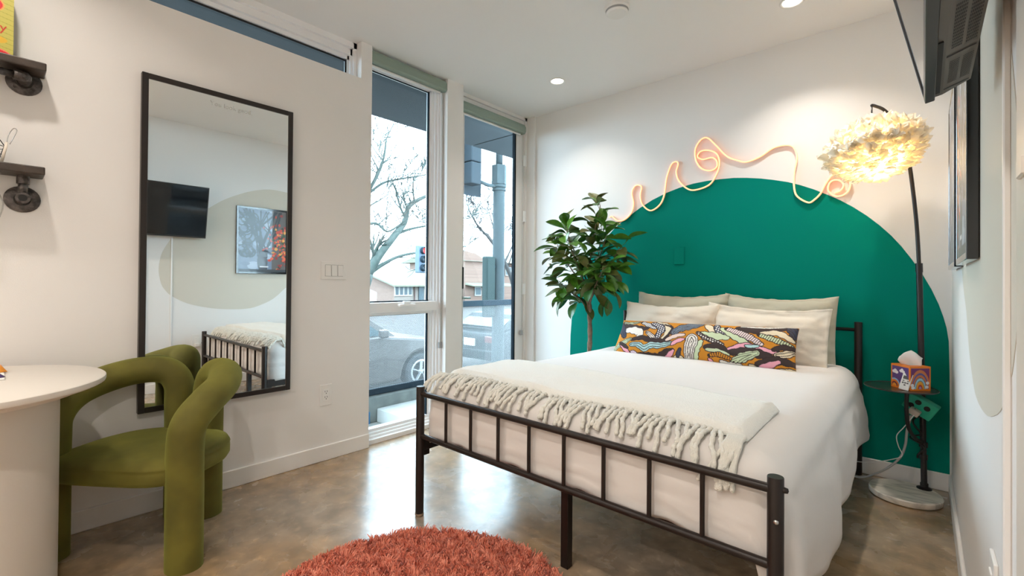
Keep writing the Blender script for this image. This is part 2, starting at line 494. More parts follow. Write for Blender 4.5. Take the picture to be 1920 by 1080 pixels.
# ---- clerestory window
w2 = empty('window_2', (XL - 0.1, (CL0 + CL1) / 2, CLZ)); w2['kind'] = 'structure'
fx0, fx1 = XL - 0.135, XL - 0.055
mb = MB()
mb.box(fx0, fx1, CL0, CL1, ZC - 0.035, ZC); mb.box(fx0, fx1 - 0.02, CL0, CL1, ZC - 0.075, ZC - 0.035)
mb.box(fx0, fx1 - 0.04, CL0, CL1, ZC - 0.098, ZC - 0.075)
mb.box(fx0, fx1, CL0, CL1, CLZ, CLZ + 0.012)
mb.box(fx0, fx1, CL1 - 0.02, CL1, CLZ, ZC); mb.box(fx0, fx1 - 0.02, CL1 - 0.032, CL1 - 0.02, CLZ, ZC); mb.box(fx0, fx1 - 0.04, CL1 - 0.042, CL1 - 0.032, CLZ, ZC)
mb.box(fx0, fx1, CL0, CL0 + 0.04, CLZ, ZC)
ob('window_frame', mb, M['vinyl'], w2)
mb = MB(); mb.box(fx0 + 0.02, fx0 + 0.028, CL0 + 0.03, CL1 - 0.038, ZC - 0.108, ZC - 0.098); mb.box(fx0 + 0.02, fx0 + 0.030, CL1 - 0.050, CL1 - 0.042, CLZ + 0.012, ZC - 0.098)
ob('gasket', mb, M['dark'], w2)
ob('pane', MB().box(fx0 + 0.012, fx0 + 0.018, CL0 + 0.03, CL1 - 0.04, CLZ + 0.012, ZC - 0.098), M['glass'], w2)

# ---- tall window
w1 = empty('window_1', (XL - 0.1, (WY0 + WY1) / 2, 0.0)); w1['kind'] = 'structure'
mb = MB()
gx = XL - 0.125
steps = [(0.045, 0.0, 0.018), (0.062, 0.018, 0.034), (0.078, 0.034, 0.050), (0.095, 0.050, 0.064), (0.108, 0.064, 0.078)]
for d, a, b_ in steps:
    mb.box(gx - 0.02, XL - d, WY1 - b_, WY1 - a, 0.03, ZC)
    mb.box(gx - 0.02, XL - d, WY0 + a * 0.5, WY0 + b_ * 0.5, 0.03, ZC)
    mb.box(gx - 0.02, XL - d, WY0, WY1, ZC - 0.05 - b_ * 0.55, ZC - a * 0.55)
ob('window_frame', mb, M['vinyl'], w1)
mb = MB()
mb.box(gx - 0.02, XL - 0.03, WY0, WY1, 0.0, 0.028); mb.box(gx - 0.02, XL - 0.058, WY0, WY1, 0.028, 0.042)
mb.box(gx - 0.02, XL - 0.078, WY0, WY1, 0.042, 0.056); mb.box(gx - 0.02, XL - 0.10, WY0, WY1, 0.056, 0.074)
ob('window_sill', mb, M['vinyl'], w1)
mb = MB()
mb.bbox(gx - 0.015, XL - 0.045, WY0 + 0.01, WY1 - 0.045, 0.832, 0.898, 0.004, 1)
mb.box(gx - 0.015, XL - 0.08, WY0 + 0.01, WY1 - 0.06, 0.812, 0.832)
ob('window_rail', mb, M['vinyl'], w1)
mb = MB()
mb.bbox(XL - 0.05, XL - 0.012, 1.80, 1.93, 0.868, 0.888, 0.006, 2); mb.bbox(XL - 0.05, XL - 0.025, 1.84, 1.90, 0.888, 0.905, 0.006, 2)
ob('window_latch', mb, M['vinyl'], w1)
mb = MB()
for z0, z1 in ((0.074, 0.815), (0.898, ZC - 0.09)):
    mb.box(gx - 0.002, XL - 0.110, WY1 - 0.086, WY1 - 0.078, z0, z1)
    mb.box(gx - 0.002, XL - 0.118, WY0 + 0.03, WY1 - 0.078, z1 - 0.008, z1)
mb.box(gx - 0.002, XL - 0.105, WY0 + 0.03, WY1 - 0.078, 0.898, 0.906)
ob('gasket', mb, M['rail'], w1)
p1 = ob('pane', MB().box(gx - 0.006, gx, WY0 + 0.03, WY1 - 0.078, 0.90, ZC - 0.08), M['glass'], w1)
p2 = ob('pane', MB().box(gx - 0.006, gx, WY0 + 0.03, WY1 - 0.078, 0.07, 0.815), M['glass'], w1)
mb = MB(); mb.box(gx + 0.0004, gx + 0.0012, WY0 + 0.032, WY0 + 0.085, 0.10, 0.18)
st = ob('sticker', mb, mat('sticker_blue', (0.03, 0.22, 0.52), 0.5), w1); st['label'] = 'blue sticker'

# ---- glazed door
d1 = empty('door_1', (XL - 0.1, (DY0 + DY1) / 2, 0.0)); d1['kind'] = 'structure'
dx = XL - 0.10
mb = MB()
mb.box(dx - 0.045, dx + 0.012, DY1 - 0.028, DY1, 0, ZC); mb.box(dx - 0.045, dx + 0.012, DY0, DY0 + 0.02, 0, ZC)
mb.box(dx - 0.045, dx + 0.012, DY0, DY1, ZC - 0.028, ZC)
ob('door_frame', mb, M['casing' if False else 'trim'], d1)
mb = MB()
gy0, gy1 = 2.432, 3.062
zt = 2.39
mb.box(dx - 0.045, dx, gy1, DY1 - 0.031, 0.012, ZC - 0.031); mb.box(dx - 0.045, dx, DY0 + 0.023, gy0, 0.012, ZC - 0.031)
mb.box(dx - 0.045, dx, gy0, gy1, zt, ZC - 0.031); mb.box(dx - 0.045, dx, gy0, gy1, 0.012, 0.13)
for a in ((gy0, gy0 + 0.006), (gy1 - 0.006, gy1)):
    mb.box(dx - 0.03, dx + 0.004, a[0], a[1], 0.13, zt)
ob('door_leaf', mb, M['trim'], d1)
mb = MB(); mb.box(dx - 0.028, dx - 0.001, gy1 - 0.022, gy1 - 0.006, 0.13, zt); mb.box(dx - 0.026, dx - 0.012, gy0 + 0.006, gy1 - 0.006, 0.13, 0.14)
ob('gasket', mb, M['rail'], d1)
ob('pane', MB().box(dx - 0.026, dx - 0.020, gy0, gy1, 0.12, zt + 0.005), M['glass'], d1)
mb = MB()
mb.bbox(dx, dx + 0.028, DY0 + 0.035, DY0 + 0.087, 0.985, 1.155, 0.006, 2)
ob('keypad_lock', mb, M['dark'], d1)
mb = MB(); mb.tube([(dx, DY0 + 0.062, 0.915), (dx + 0.05, DY0 + 0.062, 0.915)], 0.011, 10); mb.tube([(dx + 0.047, DY0 + 0.052, 0.915), (dx + 0.047, DY0 + 0.135, 0.913)], 0.008, 10)
mb.lathe([(0.0, 0), (0.026, 0), (0.026, 0.008), (0.0, 0.010)], (dx, DY0 + 0.062, 0.915), 20, 'x')
ob('door_handle', mb, M['chrome'], d1, smooth=True, angle=40)
for z in (2.13, 1.63, 0.98, 0.22):
    mb = MB()
    for k in range(3): mb.tube([(dx + 0.014, DY1 - 0.030, z - 0.048 + k * 0.033), (dx + 0.014, DY1 - 0.030, z - 0.018 + k * 0.033)], 0.0075, 10)
    mb.box(dx, dx + 0.016, DY1 - 0.055, DY1 - 0.012, z - 0.048, z + 0.048)
    ob('hinge', mb, M['vinyl'], d1, smooth=True, angle=40)

# ================================================================== ROLLER BLINDS
def blind(y0, y1, xb, xf, z0, z1, label, chain_y, chain_z0, round_=True):
    t = empty('roller_blind', ((xb + xf) / 2, (y0 + y1) / 2, z0)); tag(t, label, 'blind', None)
    pts = [(xb, z0), (xf - 0.012, z0), (xf - 0.004, z0 + 0.004), (xf, z0 + 0.014), (xf, z1 - 0.028), (xf - 0.006, z1 - 0.010), (xf - 0.02, z1), (xb, z1)]
    ob('cassette', MB().prism(pts, 'y', y0 + 0.004, y1 - 0.004), M['blind'], t)
    pe = [(xb, z0 - 0.001), (xf - 0.011, z0 - 0.001), (xf + 0.001, z0 + 0.013), (xf + 0.001, z1 - 0.027), (xf - 0.019, z1 + 0.001), (xb, z1 + 0.001)]
    for a, b_ in ((y0, y0 + 0.004), (y1 - 0.004, y1)):
        ob('end_cap', MB().prism(pe, 'y', a, b_), M['blind'], t)
    ob('hem_bar', MB().bbox(xb + 0.006, xb + 0.022, y0 + 0.012, y1 - 0.03, z0 - 0.014, z0 - 0.0005, 0.003, 1), M['white_plastic'], t)
    mb = MB()
    for s in (-0.006, 0.006):
        mb.tube([(xb + 0.018, chain_y + s, z0), (xb + 0.018, chain_y + s, chain_z0)], 0.0016, 6)
    ob('bead_chain', mb, M['chain'], t, smooth=True)
    ob('chain_tensioner', MB().bbox(xb + 0.002, xb + 0.024, chain_y - 0.014, chain_y + 0.014, chain_z0 - 0.03, chain_z0 + 0.012, 0.003, 1), M['grey_plastic'], t)
blind(WY0 + 0.004, WY1 - 0.002, XL - 0.060, XL - 0.006, 2.425, 2.508, 'sage green roller blind rolled up at top of tall window left of pillar', WY1 - 0.012, 0.585)
blind(DY0 + 0.01, DY1 - 0.075, XL - 0.094, XL - 0.040, 2.355, 2.438, 'sage green roller blind rolled up at top of glazed door', DY1 - 0.072, 0.60)

# ================================================================== CEILING FITTINGS
labels_dl = ['round lit recessed ceiling light nearest the corner above the glazed door', 'round lit recessed ceiling light above the lamp side of the bed']
for i, (x, y) in enumerate(DL_POS[:2]):
    t = empty('ceiling_light', (x, y, ZC)); tag(t, labels_dl[i], 'ceiling light')
    ob('trim_ring', MB().lathe([(0.058, 0.0), (0.058, -0.004), (0.052, -0.006), (0.044, -0.003), (0.044, 0.0)], (x, y, ZC), 32, cap=False), M['white_plastic'], t, smooth=True)
    ob('lens', MB().lathe([(0.0001, -0.0025), (0.044, -0.0022), (0.044, -0.001)], (x, y, ZC), 32, cap=False), M['lampglow'], t)
t = empty('smoke_detector', (-1.228, 2.205, ZC)); tag(t, 'round white smoke detector on the ceiling', 'smoke detector')
ob('body', MB().lathe([(0.066, 0), (0.066, -0.012), (0.060, -0.02), (0.058, -0.034), (0.05, -0.040), (0.0001, -0.041)], (-1.228, 2.205, ZC), 36, cap=False), M['white_plastic'], t, smooth=True, angle=35)
ob('vent_ring', MB().lathe([(0.0605, -0.0215), (0.0595, -0.026), (0.0585, -0.031)], (-1.228, 2.205, ZC), 36, cap=False), M['grey_plastic'], t, smooth=True)

# ================================================================== BED
bed = empty('bed_frame', (-0.97, 2.2, 0)); tag(bed, 'black tubular metal bed frame with slatted footboard', 'bed')
BX0, BX1, BY0, BY1 = -1.672, -0.268, 1.268, 3.165
bm_ = M['black_metal']
for (x, y, h) in ((BX0, BY0, 0.573), (BX1, BY0, 0.573), (BX0, BY1, 0.835), (BX1, BY1, 0.835)):
    p = ob('post', MB().lathe([(0.0185, 0.012), (0.0185, h - 0.002), (0.0175, h), (0.0001, h)], (x, y, 0), 24, cap=False), bm_, bed, smooth=True, angle=40)
    ob('cap', MB().lathe([(0.0001, 0), (0.0155, 0.0), (0.0195, 0.004), (0.0195, 0.013), (0.0001, 0.014)], (x, y, 0), 20, cap=False), mat('foot_cap', (0.30, 0.22, 0.15), 0.6) if (x, y) == (BX0, BY0) else bm_, p, smooth=True, angle=40)
ob('foot_rail', MB().tube([(BX0, BY0, 0.541), (BX1, BY0, 0.541)], 0.0115, 14), bm_, bed, smooth=True, angle=40)
ob('foot_rail', MB().tube([(BX0, BY0, 0.355), (BX1, BY0, 0.355)], 0.0115, 14), bm_, bed, smooth=True, angle=40)
for k in range(8):
    x = -1.497 + k * (1.497 - 0.442) / 7
    ob('spindle', MB().tube([(x, BY0, 0.355), (x, BY0, 0.541)], 0.0068, 10, cap=False), bm_, bed, smooth=True)
ob('head_rail', MB().tube([(BX0, BY1, 0.792), (BX1, BY1, 0.792)], 0.0095, 12), bm_, bed, smooth=True)
ob('head_rail', MB().tube([(BX0, BY1, 0.40), (BX1, BY1, 0.40)], 0.0095, 12), bm_, bed, smooth=True)
for x in (BX0, BX1):
    ob('side_rail', MB().bbox(x - 0.010, x + 0.010, BY0 + 0.015, BY1 - 0.015, 0.285, 0.335, 0.003, 1), bm_, bed)
    ob('bracket', MB().bbox(x - 0.006, x + 0.006, BY0 + 0.012, BY0 + 0.05, 0.262, 0.336, 0.002, 1), bm_, bed)
for y in (1.405, 2.2, 2.9):
    ob('cross_bar', MB().bbox(BX0 + 0.01, BX1 - 0.01, y - 0.012, y + 0.012, 0.30, 0.328, 0.002, 1), bm_, bed)
    ob('centre_leg', MB().bbox(-0.992, -0.960, y - 0.016, y + 0.016, 0.0, 0.302, 0.002, 1), bm_, bed)
b1 = MB().lathe([(0.0001, 0.0025), (0.005, 0.002), (0.006, 0.0), (0.006, -0.004)], (0, 0, 0), 16, cap=False)
b1.v = [(BX1 + 0.0185 * 0.25 + v[0], BY0 - 0.0182 - v[2], 0.47 + v[1]) for v in b1.v]
o = ob('bolt', b1, M['chrome'], bed, smooth=True); o['label'] = 'silver bolt head'
for z in (0.545, 0.33):
    ob('bolt', MB().lathe([(0.0001, 0.010), (0.006, 0.008), (0.0075, 0.0), (0.0075, -0.01)], (BX1 + 0.0185, BY0, z), 14, axis='x', cap=False), bm_, bed, smooth=True)

# mattress (holds the duvet up)
tag(ob('mattress', MB().bbox(-1.645, -0.295, 1.325, 3.125, 0.338, 0.575, 0.05, 3), mat('mattress_cloth', (0.75, 0.73, 0.7), 0.9), smooth=True), 'white mattress hidden under the white duvet', 'mattress')

# duvet: rings around the bed from the middle of the top, over the rounded edge, down the drape
def nz3(x, y, z): return noise.noise(Vector((x, y, z)))
def rrect(hx, hy, r, n):
    """closed rounded rectangle, n points evenly spaced, with outward normals; starts at the head-left corner"""
    r = max(min(r, hx - 1e-4, hy - 1e-4), 1e-4)
    seg = []
    L1, L2, A = 2 * (hy - r), 2 * (hx - r), PI / 2 * r
    tot = 2 * (L1 + L2 + 2 * A)
    out = []
    for i in range(n):
        s = tot * i / n
        # left side (head->foot)
        if s < L1: out.append((-hx, hy - r - s, -1, 0)); continue
        s -= L1
        if s < A: a = PI + s / r; out.append((-hx + r + r * math.cos(a), -hy + r + r * math.sin(a), math.cos(a), math.sin(a))); continue
        s -= A
        if s < L2: out.append((-hx + r + s, -hy, 0, -1)); continue
        s -= L2
        if s < A: a = 1.5 * PI + s / r; out.append((hx - r + r * math.cos(a), -hy + r + r * math.sin(a), math.cos(a), math.sin(a))); continue
        s -= A
        if s < L1: out.append((hx, -hy + r + s, 1, 0)); continue
        s -= L1
        if s < A: a = s / r; out.append((hx - r + r * math.cos(a), hy - r + r * math.sin(a), math.cos(a), math.sin(a))); continue
        s -= A
        if s < L2: out.append((hx - r - s, hy, 0, 1)); continue
        s -= L2
        a = PI / 2 + s / r; out.append((-hx + r + r * math.cos(a), hy - r + r * math.sin(a), math.cos(a), math.sin(a)))
    return out
DCX, DCY, DHX, DHY = -0.968, 2.206, 0.716, 0.914
DZ = 0.612
def top_z(x, y):
    return DZ + 0.010 * nz3(x * 2.2, y * 2.2, 1.3) + 0.004 * nz3(x * 6, y * 6, 4.0) - 0.018 * max(0, (abs(x - DCX) / 0.75)) ** 3
NP = 440
rings = []
ins = [0.70, 0.62, 0.54, 0.46, 0.38, 0.30, 0.24, 0.19, 0.15, 0.12]
for q in ins:
    rings.append([(DCX + x, DCY + y, top_z(DCX + x, DCY + y)) for x, y, nx, ny in rrect(DHX - q, DHY - q, 0.10, NP)])
RR = 0.10
base_ring = rrect(DHX, DHY, 0.085, NP)
for a in (0.2, 0.45, 0.7, 0.95, 1.2, 1.42, PI / 2):
    ring = []
    for (x, y, nx, ny) in base_ring:
        X = DCX + x - nx * RR * (1 - math.sin(a)); Y = DCY + y - ny * RR * (1 - math.sin(a))
        zz = top_z(X, Y) - RR * (1 - math.cos(a))
        ring.append((X, Y, zz))
    rings.append(ring)
def hem(px, py, nx, ny, i):
    if ny < -0.95:   # foot
        base_ = 0.350 + 0.005 * math.sin(px * 21 + 1) + 0.004 * math.sin(px * 43)
        if px > -0.42: base_ -= (px + 0.42) * 0.15
        return base_
    if nx > 0.5 or (ny < 0 and nx > 0.25):
        t = py
        return 0.215 + 0.03 * math.sin(t * 5.2 + 0.6) + 0.006 * math.sin(t * 13) + 0.07 * max(0, 1.45 - t) * 2 + 0.05 * max(0, (t - 2.3)) - 0.05 * math.exp(-((t - 1.68) / 0.26) ** 2)
    if nx < -0.5: return 0.30 + 0.02 * math.sin(py * 6) + 0.01 * math.sin(py * 19)
    return 0.34
ND = 12
for k in range(1, ND + 1):
    t = k / ND
    ring = []
    for i, (x, y, nx, ny) in enumerate(base_ring):
        X, Y = DCX + x, DCY + y
        z0 = top_z(X, Y) - RR
        h = hem(X, Y, nx, ny, i)
        side = max(0.0, nx)
        left = max(0.0, -nx)
        s_al = Y if abs(nx) > 0.5 else X
        fold = (0.011 * math.sin(s_al * 11 + 2.5 * nz3(s_al * 2.3, 0, 0)) + 0.003 * math.sin(s_al * 23 + 1.2)) * t * (side + 0.5 * left)
        flare = (0.028 * t + 0.012 * math.sin(t * PI)) * side + 0.008 * t * left
        foot = 0.006 * math.sin(t * PI) * max(0, -ny) + (0.005 * nz3(X * 8, t * 3, 2) + 0.012 * t * nz3(X * 5 + t * 2, t * 9 + X * 2, 5) + 0.006 * t * nz3(X * 13, t * 16 + X * 5, 8)) * max(0, -ny)
        wr_ = 0.005 * nz3(X * 7 + 3, Y * 7, t * 6)
        d = flare + fold + foot + wr_
        ring.append((X + nx * d, Y + ny * d * 0.5, z0 + (h - z0) * t))
    rings.append(ring)
mb = MB(); mb.grid(rings, closed=True)
# close the middle of the top
n0 = 0
mb.f.append(tuple(range(NP - 1, -1, -1)))
du = ob('duvet', mb, M['duvet'], smooth=True)
tag(du, 'white cotton duvet draped over the bed', 'duvet')
sd = du.modifiers.new('thickness', 'SOLIDIFY'); sd.thickness = 0.006; sd.offset = -1

# throw blanket
def duvet_z(x, y):
    """height of the duvet's upper face, following its rounded edges"""
    ex = max(abs(x - DCX) - (DHX - RR), 0); ey = max(abs(y - DCY) - (DHY - RR), 0)
    e = min(math.hypot(ex, ey), RR)
    return top_z(x, y) - (RR - math.sqrt(max(RR * RR - e * e, 0)))
thr = empty('throw_blanket', (-1.05, 1.6, 0.62)); tag(thr, 'cream woven throw with twisted fringe folded across the foot of the bed', 'blanket')
def throw_pt(u, v):
    x = -1.685 + u * (1.685 - 0.365)
    y0 = 1.405 - 0.015 * u + 0.008 * math.sin(u * 9); y1 = 1.845 - 0.075 * u + 0.01 * math.sin(u * 7 + 1)
    y = y0 + (y1 - y0) * v
    return x, y
nu, nv = 70, 26
rows_t, rows_b = [], []
for j in range(nv + 1):
    rt, rb = [], []
    for i in range(nu + 1):
        u, v = i / nu, j / nv
        x, y = throw_pt(u, v)
        e = min(v, 1 - v) * 0.45; e2 = min(u, 1 - u) * 1.3
        th = 0.030 * min(1, math.sqrt(max(0, min(e, e2)) / 0.02) + 0.12) 
        zb = duvet_z(x, y) + 0.003
        rip = 0.006 * nz3(x * 5, y * 9, 7) + 0.003 * math.sin(y * 30 + 2 * nz3(x * 3, y, 1)) + 0.010 * max(0, nz3(x * 2.5, y * 4, 11))
        rt.append((x, y, zb + th + max(-0.004, rip))); rb.append((x, y, zb))
    rows_t.append(rt); rows_b.append(rb)
mb = MB(); mb.grid(rows_t); nb = len(mb.v); mb.grid(rows_b[::-1])
W_ = nu + 1
per = [(0, i) for i in range(nu)] + [(j, nu) for j in range(nv)] + [(nv, i) for i in range(nu, 0, -1)] + [(j, 0) for j in range(nv, 0, -1)]
ti = lambda j, i: j * W_ + i
bi = lambda j, i: nb + (nv - j) * W_ + i
for k in range(len(per)):
    a, b_ = per[k], per[(k + 1) % len(per)]
    mb.f.append((ti(*a), ti(*b_), bi(*b_), bi(*a)))
ob('blanket', mb, M['throw'], thr, smooth=True)
rng = random.Random(3)
NFR = 64
for k in range(NFR):
    u = 0.004 + 0.99 * (k + 0.5) / NFR + rng.uniform(-0.004, 0.004)
    x, y = throw_pt(u, 0.0)
    Ln = rng.uniform(0.095, 0.140) + (0.035 if u > 0.9 else 0)
    dxk = rng.uniform(-0.03, 0.03)
    pts = []
    for s in range(9):
        t = s / 8
        d = Ln * t
        xx = x + dxk * t + 0.006 * math.sin(t * 5 + k)
        # arc length along the duvet: flat part, rounded edge, then straight down
        y_e = DCY - DHY + RR
        flat = max(0, y - y_e)
        if d < flat: yy = y - d; zz = duvet_z(xx, yy) + 0.011
        else:
            a = (d - flat) / (RR + 0.008)
            if a < PI / 2:
                yy = y_e - (RR + 0.011) * math.sin(a); zz = top_z(xx, y_e) - RR + (RR + 0.011) * math.cos(a)
            else:
                yy = y_e - RR - 0.011; zz = top_z(xx, y_e) - RR - (d - flat - (RR + 0.008) * PI / 2)
        pts.append((xx + 0.002 * math.sin(s * 1.9 + k), yy - 0.003 - 0.003 * abs(math.sin(s * 1.1 + k * 2)), zz + 0.002 * math.sin(s * 2.1 + k)))
    P = smooth_path(pts, 4)
    rad = [0.0070 + 0.0013 * math.sin(i * 1.25) for i in range(len(P))]
    ob('fringe', MB().tube(P, rad, 7, round_end=True), M['fringe'], thr, smooth=True)
for k in range(10):   # strands hanging from the folded right-hand corner
    x0, y0 = -0.372 - 0.004 * k, 1.40 - 0.002 * k
    x1 = x0 + rng.uniform(-0.05, 0.02)
    zz = duvet_z(x0, y0)
    P = smooth_path([(x0, y0, zz + 0.012), (x0 + 0.004, 1.335, zz - 0.004 + 0.008), ((x0 + x1) / 2, 1.288, zz - 0.06), (x1, 1.279, zz - 0.07 - rng.uniform(0, 0.03))], 6)
    ob('fringe', MB().tube(P, [0.006 + 0.0012 * math.sin(i * 1.2) for i in range(len(P))], 7, round_end=True), M['fringe'], thr, smooth=True)

# pillows
def pillow_mesh(name, w, h, t, flange=0.0, seed=0, n=34, sag=0.02, pinch=0.06):
    """cushion standing in its local x-z plane, thickness along y, bottom edge at z = 0"""
    mb = MB()
    front, back = [], []
    for j in range(n + 1):
        fr, bk = [], []
        for i in range(n + 1):
            u, v = i / n * 2 - 1, j / n * 2 - 1
            x = u * w / 2 * (1 - pinch * (1 - v * v) * 0.55 * abs(u) ** 3)
            z = h / 2 + v * h / 2 * (1 - pinch * (1 - u * u) * (0.9 if v > 0 else 0.4) * abs(v) ** 3)
            fu = 1 - max(0, abs(u) * w / 2 - (w / 2 - flange - 0.001)) / max(flange, 0.001) if flange else 1
            uu = min(1, abs(u) * (w / 2) / (w / 2 - flange)); vv = min(1, abs(v) * (h / 2) / (h / 2 - flange))
            th = t / 2 * (max(0, 1 - uu ** 2.6) * max(0, 1 - vv ** 2.6)) ** 0.5
            wr_ = 0.016 * nz3(u * 3 + seed, v * 3, seed * 1.7) * (th / (t / 2)) + 0.006 * nz3(u * 8 + v * 3 + seed, v * 6 - u * 2, seed)
            edge_w = 0.006 * nz3(u * 6, v * 6, seed + 9) if max(abs(u), abs(v)) > 0.8 else 0
            z += edge_w * 1.2 if v > 0.5 else 0
            z -= sag * max(0, v) * (1 - u * u)
            fr.append((x, -th - 0.004 - wr_ + edge_w, z)); bk.append((x, th + 0.004 + wr_ * 0.5 + edge_w, z))
        front.append(fr); back.append(bk)
    mb.grid(front); k0 = len(mb.v); mb.grid(back)
    W = n + 1
    per = [(0, i) for i in range(n)] + [(j, n) for j in range(n)] + [(n, i) for i in range(n, 0, -1)] + [(j, 0) for j in range(n, 0, -1)]
    for k in range(len(per)):
        a, b_ = per[k], per[(k + 1) % len(per)]
        mb.f.append((a[0] * W + a[1], b_[0] * W + b_[1], k0 + b_[0] * W + b_[1], k0 + a[0] * W + a[1]))
    return mb.mesh(name, True)
def pillow(label, x, y, z, w, h, t, lean, m, seed, flange=0.0, rz=0.0, roll=0.0, group=None):
    me = pillow_mesh('pillow', w, h, t, flange, seed)
    me.materials.append(M[m])
    o = bpy.data.objects.new('pillow', me); COL.objects.link(o)
    o.location = (x, y, z); o.rotation_euler = (-lean, roll, rz)
    tag(o, label, 'pillow', group)
    return o
GP = 'pillows propped at the head of the bed'
pillow('sage linen pillow at the back on the plant side', -1.235, 3.045, 0.575, 0.62, 0.41, 0.13, math.radians(11), 'pillow_sage', 1, 0.02, group=GP)
pillow('sage linen pillow at the back on the lamp side', -0.655, 3.05, 0.575, 0.60, 0.41, 0.13, math.radians(11), 'pillow_sage', 2, 0.02, roll=0.01, group=GP)
pillow('cream pillow in front on the plant side, behind the patterned bolster', -1.245, 2.875, 0.58, 0.62, 0.345, 0.13, math.radians(15), 'pillow_cream', 3, 0.0, group=GP)
pillow('cream flanged pillow in front on the lamp side, behind the patterned bolster', -0.690, 2.88, 0.575, 0.64, 0.355, 0.13, math.radians(15), 'pillow_cream', 4, 0.05, roll=0.025, group=GP)

# patterned lumbar pillow
cv = Canvas(420, 110, (203, 134, 32))
INK = (52, 38, 38); WH = (232, 226, 218); CR = (228, 214, 186); MINT = (200, 214, 178); NAVY = (58, 62, 82); PINK = (236, 168, 186); BLU = (176, 212, 214); BRN = (60, 46, 44); SLATE = (110, 124, 140)
def L2(pts):
    out = []
    for x, y in pts:
        yt = 75 + (x - 150) * 0.02; yb = 385 + (x - 30) * 0.105
        xl = 150 - (y - yt) / (yb - yt) * 120; xr = 1870 - (y - yt) / (yb - yt) * 30
        out.append(((x - xl) / (xr - xl) * 420, (y - yt) / (yb - yt) * 110))
    return out
def bl(pts, w, col, edge=INK, extra=None, ew=2.0): cv.blob(L2(pts), w * 0.255, col, edge, ew, extra)
bl([(170, 110), (260, 122), (360, 108)], 34, MINT, extra='mid'); bl([(165, 140), (300, 165), (430, 180), (490, 160)], 56, BRN)
bl([(210, 190), (300, 192), (385, 220), (380, 270)], 86, WH); bl([(140, 130), (160, 195), (190, 245)], 70, NAVY, extra='lines')
bl([(400, 110), (480, 140), (560, 175)], 44, (214, 216, 218), extra='stripes'); bl([(570, 110), (690, 150), (700, 220), (640, 290)], 60, CR); bl([(530, 120), (630, 170), (600, 240), (575, 280)], 66, NAVY, extra='dots')
bl([(470, 215), (520, 250), (560, 285)], 40, WH, extra='mid'); bl([(660, 130), (745, 165), (715, 230), (650, 290)], 10, INK)
bl([(300, 280), (420, 268), (520, 298), (600, 300), (740, 320)], 48, BRN, extra='mid'); bl([(290, 325), (370, 330), (440, 362), (520, 340), (620, 345), (740, 325)], 64, BLU, extra='mid')
bl([(690, 292), (790, 250), (870, 240)], 44, (226, 202, 190)); bl([(760, 215), (860, 160), (1030, 115)], 92, SLATE, extra='lines'); bl([(750, 335), (800, 305), (870, 285)], 40, PINK)
bl([(60, 355), (130, 318), (270, 275)], 52, MINT, extra='mid'); bl([(150, 310), (200, 345), (250, 390)], 44, PINK); bl([(140, 300), (180, 318), (240, 350)], 26, BRN)
bl([(380, 412), (480, 425), (590, 440), (690, 400), (750, 390)], 60, BRN); bl([(650, 462), (710, 430), (760, 392)], 42, PINK); bl([(290, 385), (320, 395), (350, 405)], 34, (214, 190, 214), extra='dots')
bl([(750, 470), (800, 450), (850, 470)], 50, CR); bl([(800, 440), (830, 380)], 34, NAVY); bl([(975, 470), (985, 390), (1045, 310)], 76, MINT)
bl([(890, 480), (905, 360), (945, 255), (985, 300), (955, 380), (930, 480)], 56, WH, extra='mid')
bl([(1090, 130), (1140, 170), (1200, 215)], 66, CR); bl([(1180, 125), (1210, 185), (1300, 225)], 62, NAVY, extra='dots')
bl([(1050, 225), (1150, 245), (1290, 265)], 74, MINT); bl([(1010, 215), (1100, 275), (1250, 335)], 42, BRN, extra='dots')
bl([(1240, 165), (1330, 225), (1420, 290), (1490, 335)], 64, MINT); bl([(1280, 160), (1400, 208), (1500, 262), (1590, 325)], 58, (232, 214, 214), extra='stripes')
bl([(1380, 145), (1500, 175), (1640, 165), (1790, 120)], 66, BRN); bl([(1400, 125), (1600, 135), (1760, 115)], 18, WH)
bl([(1590, 205), (1720, 195), (1840, 270)], 52, CR); bl([(1570, 225), (1700, 272), (1830, 325)], 48, MINT, extra='stripes'); bl([(1800, 125), (1840, 165), (1860, 220)], 80, NAVY, extra='lines')
bl([(1300, 385), (1450, 340), (1600, 378), (1700, 402)], 48, PINK); bl([(1320, 412), (1480, 402), (1600, 432), (1690, 465)], 78, BRN)
bl([(1460, 345), (1500, 350), (1560, 345)], 30, BLU); bl([(1330, 495), (1430, 455), (1550, 415)], 76, MINT, extra='lines')
bl([(1690, 375), (1760, 345), (1840, 345)], 44, BRN); bl([(1710, 425), (1770, 415), (1840, 385)], 58, CR, extra='mid')
bl([(1540, 515), (1700, 478), (1850, 505)], 62, BRN); bl([(1560, 535), (1640, 520), (1720, 490)], 44, PINK); bl([(1700, 560), (1850, 565)], 30, CR)
bl([(1090, 362), (1200, 355), (1300, 420)], 60, BRN); bl([(1100, 385), (1200, 400), (1300, 435)], 40, MINT); bl([(1120, 440), (1200, 430), (1310, 470)], 40, (203, 134, 32), extra='stripes')
bl([(1220, 490), (1300, 515), (1390, 520)], 34, WH); bl([(1110, 470), (1140, 500)], 26, PINK); bl([(1470, 520), (1540, 545)], 26, CR)
lw, lh = 0.985, 0.238
def lumbar_local(u, v, side):
    a, b_ = u * 2 - 1, v * 2 - 1
    th = 0.062 * (max(0, 1 - abs(a) ** 5) * max(0, 1 - abs(b_) ** 2.4)) ** 0.5 + 0.002
    x = a * lw / 2 * (1 - 0.02 * (1 - b_ * b_)); z = lh / 2 + b_ * lh / 2 * (1 - 0.05 * (1 - a * a))
    x -= 0.035 * (1 - v) * (1 - u)
    return Vector((x, -side * th - side * 0.004 * nz3(a * 4, b_ * 3, 5), z))
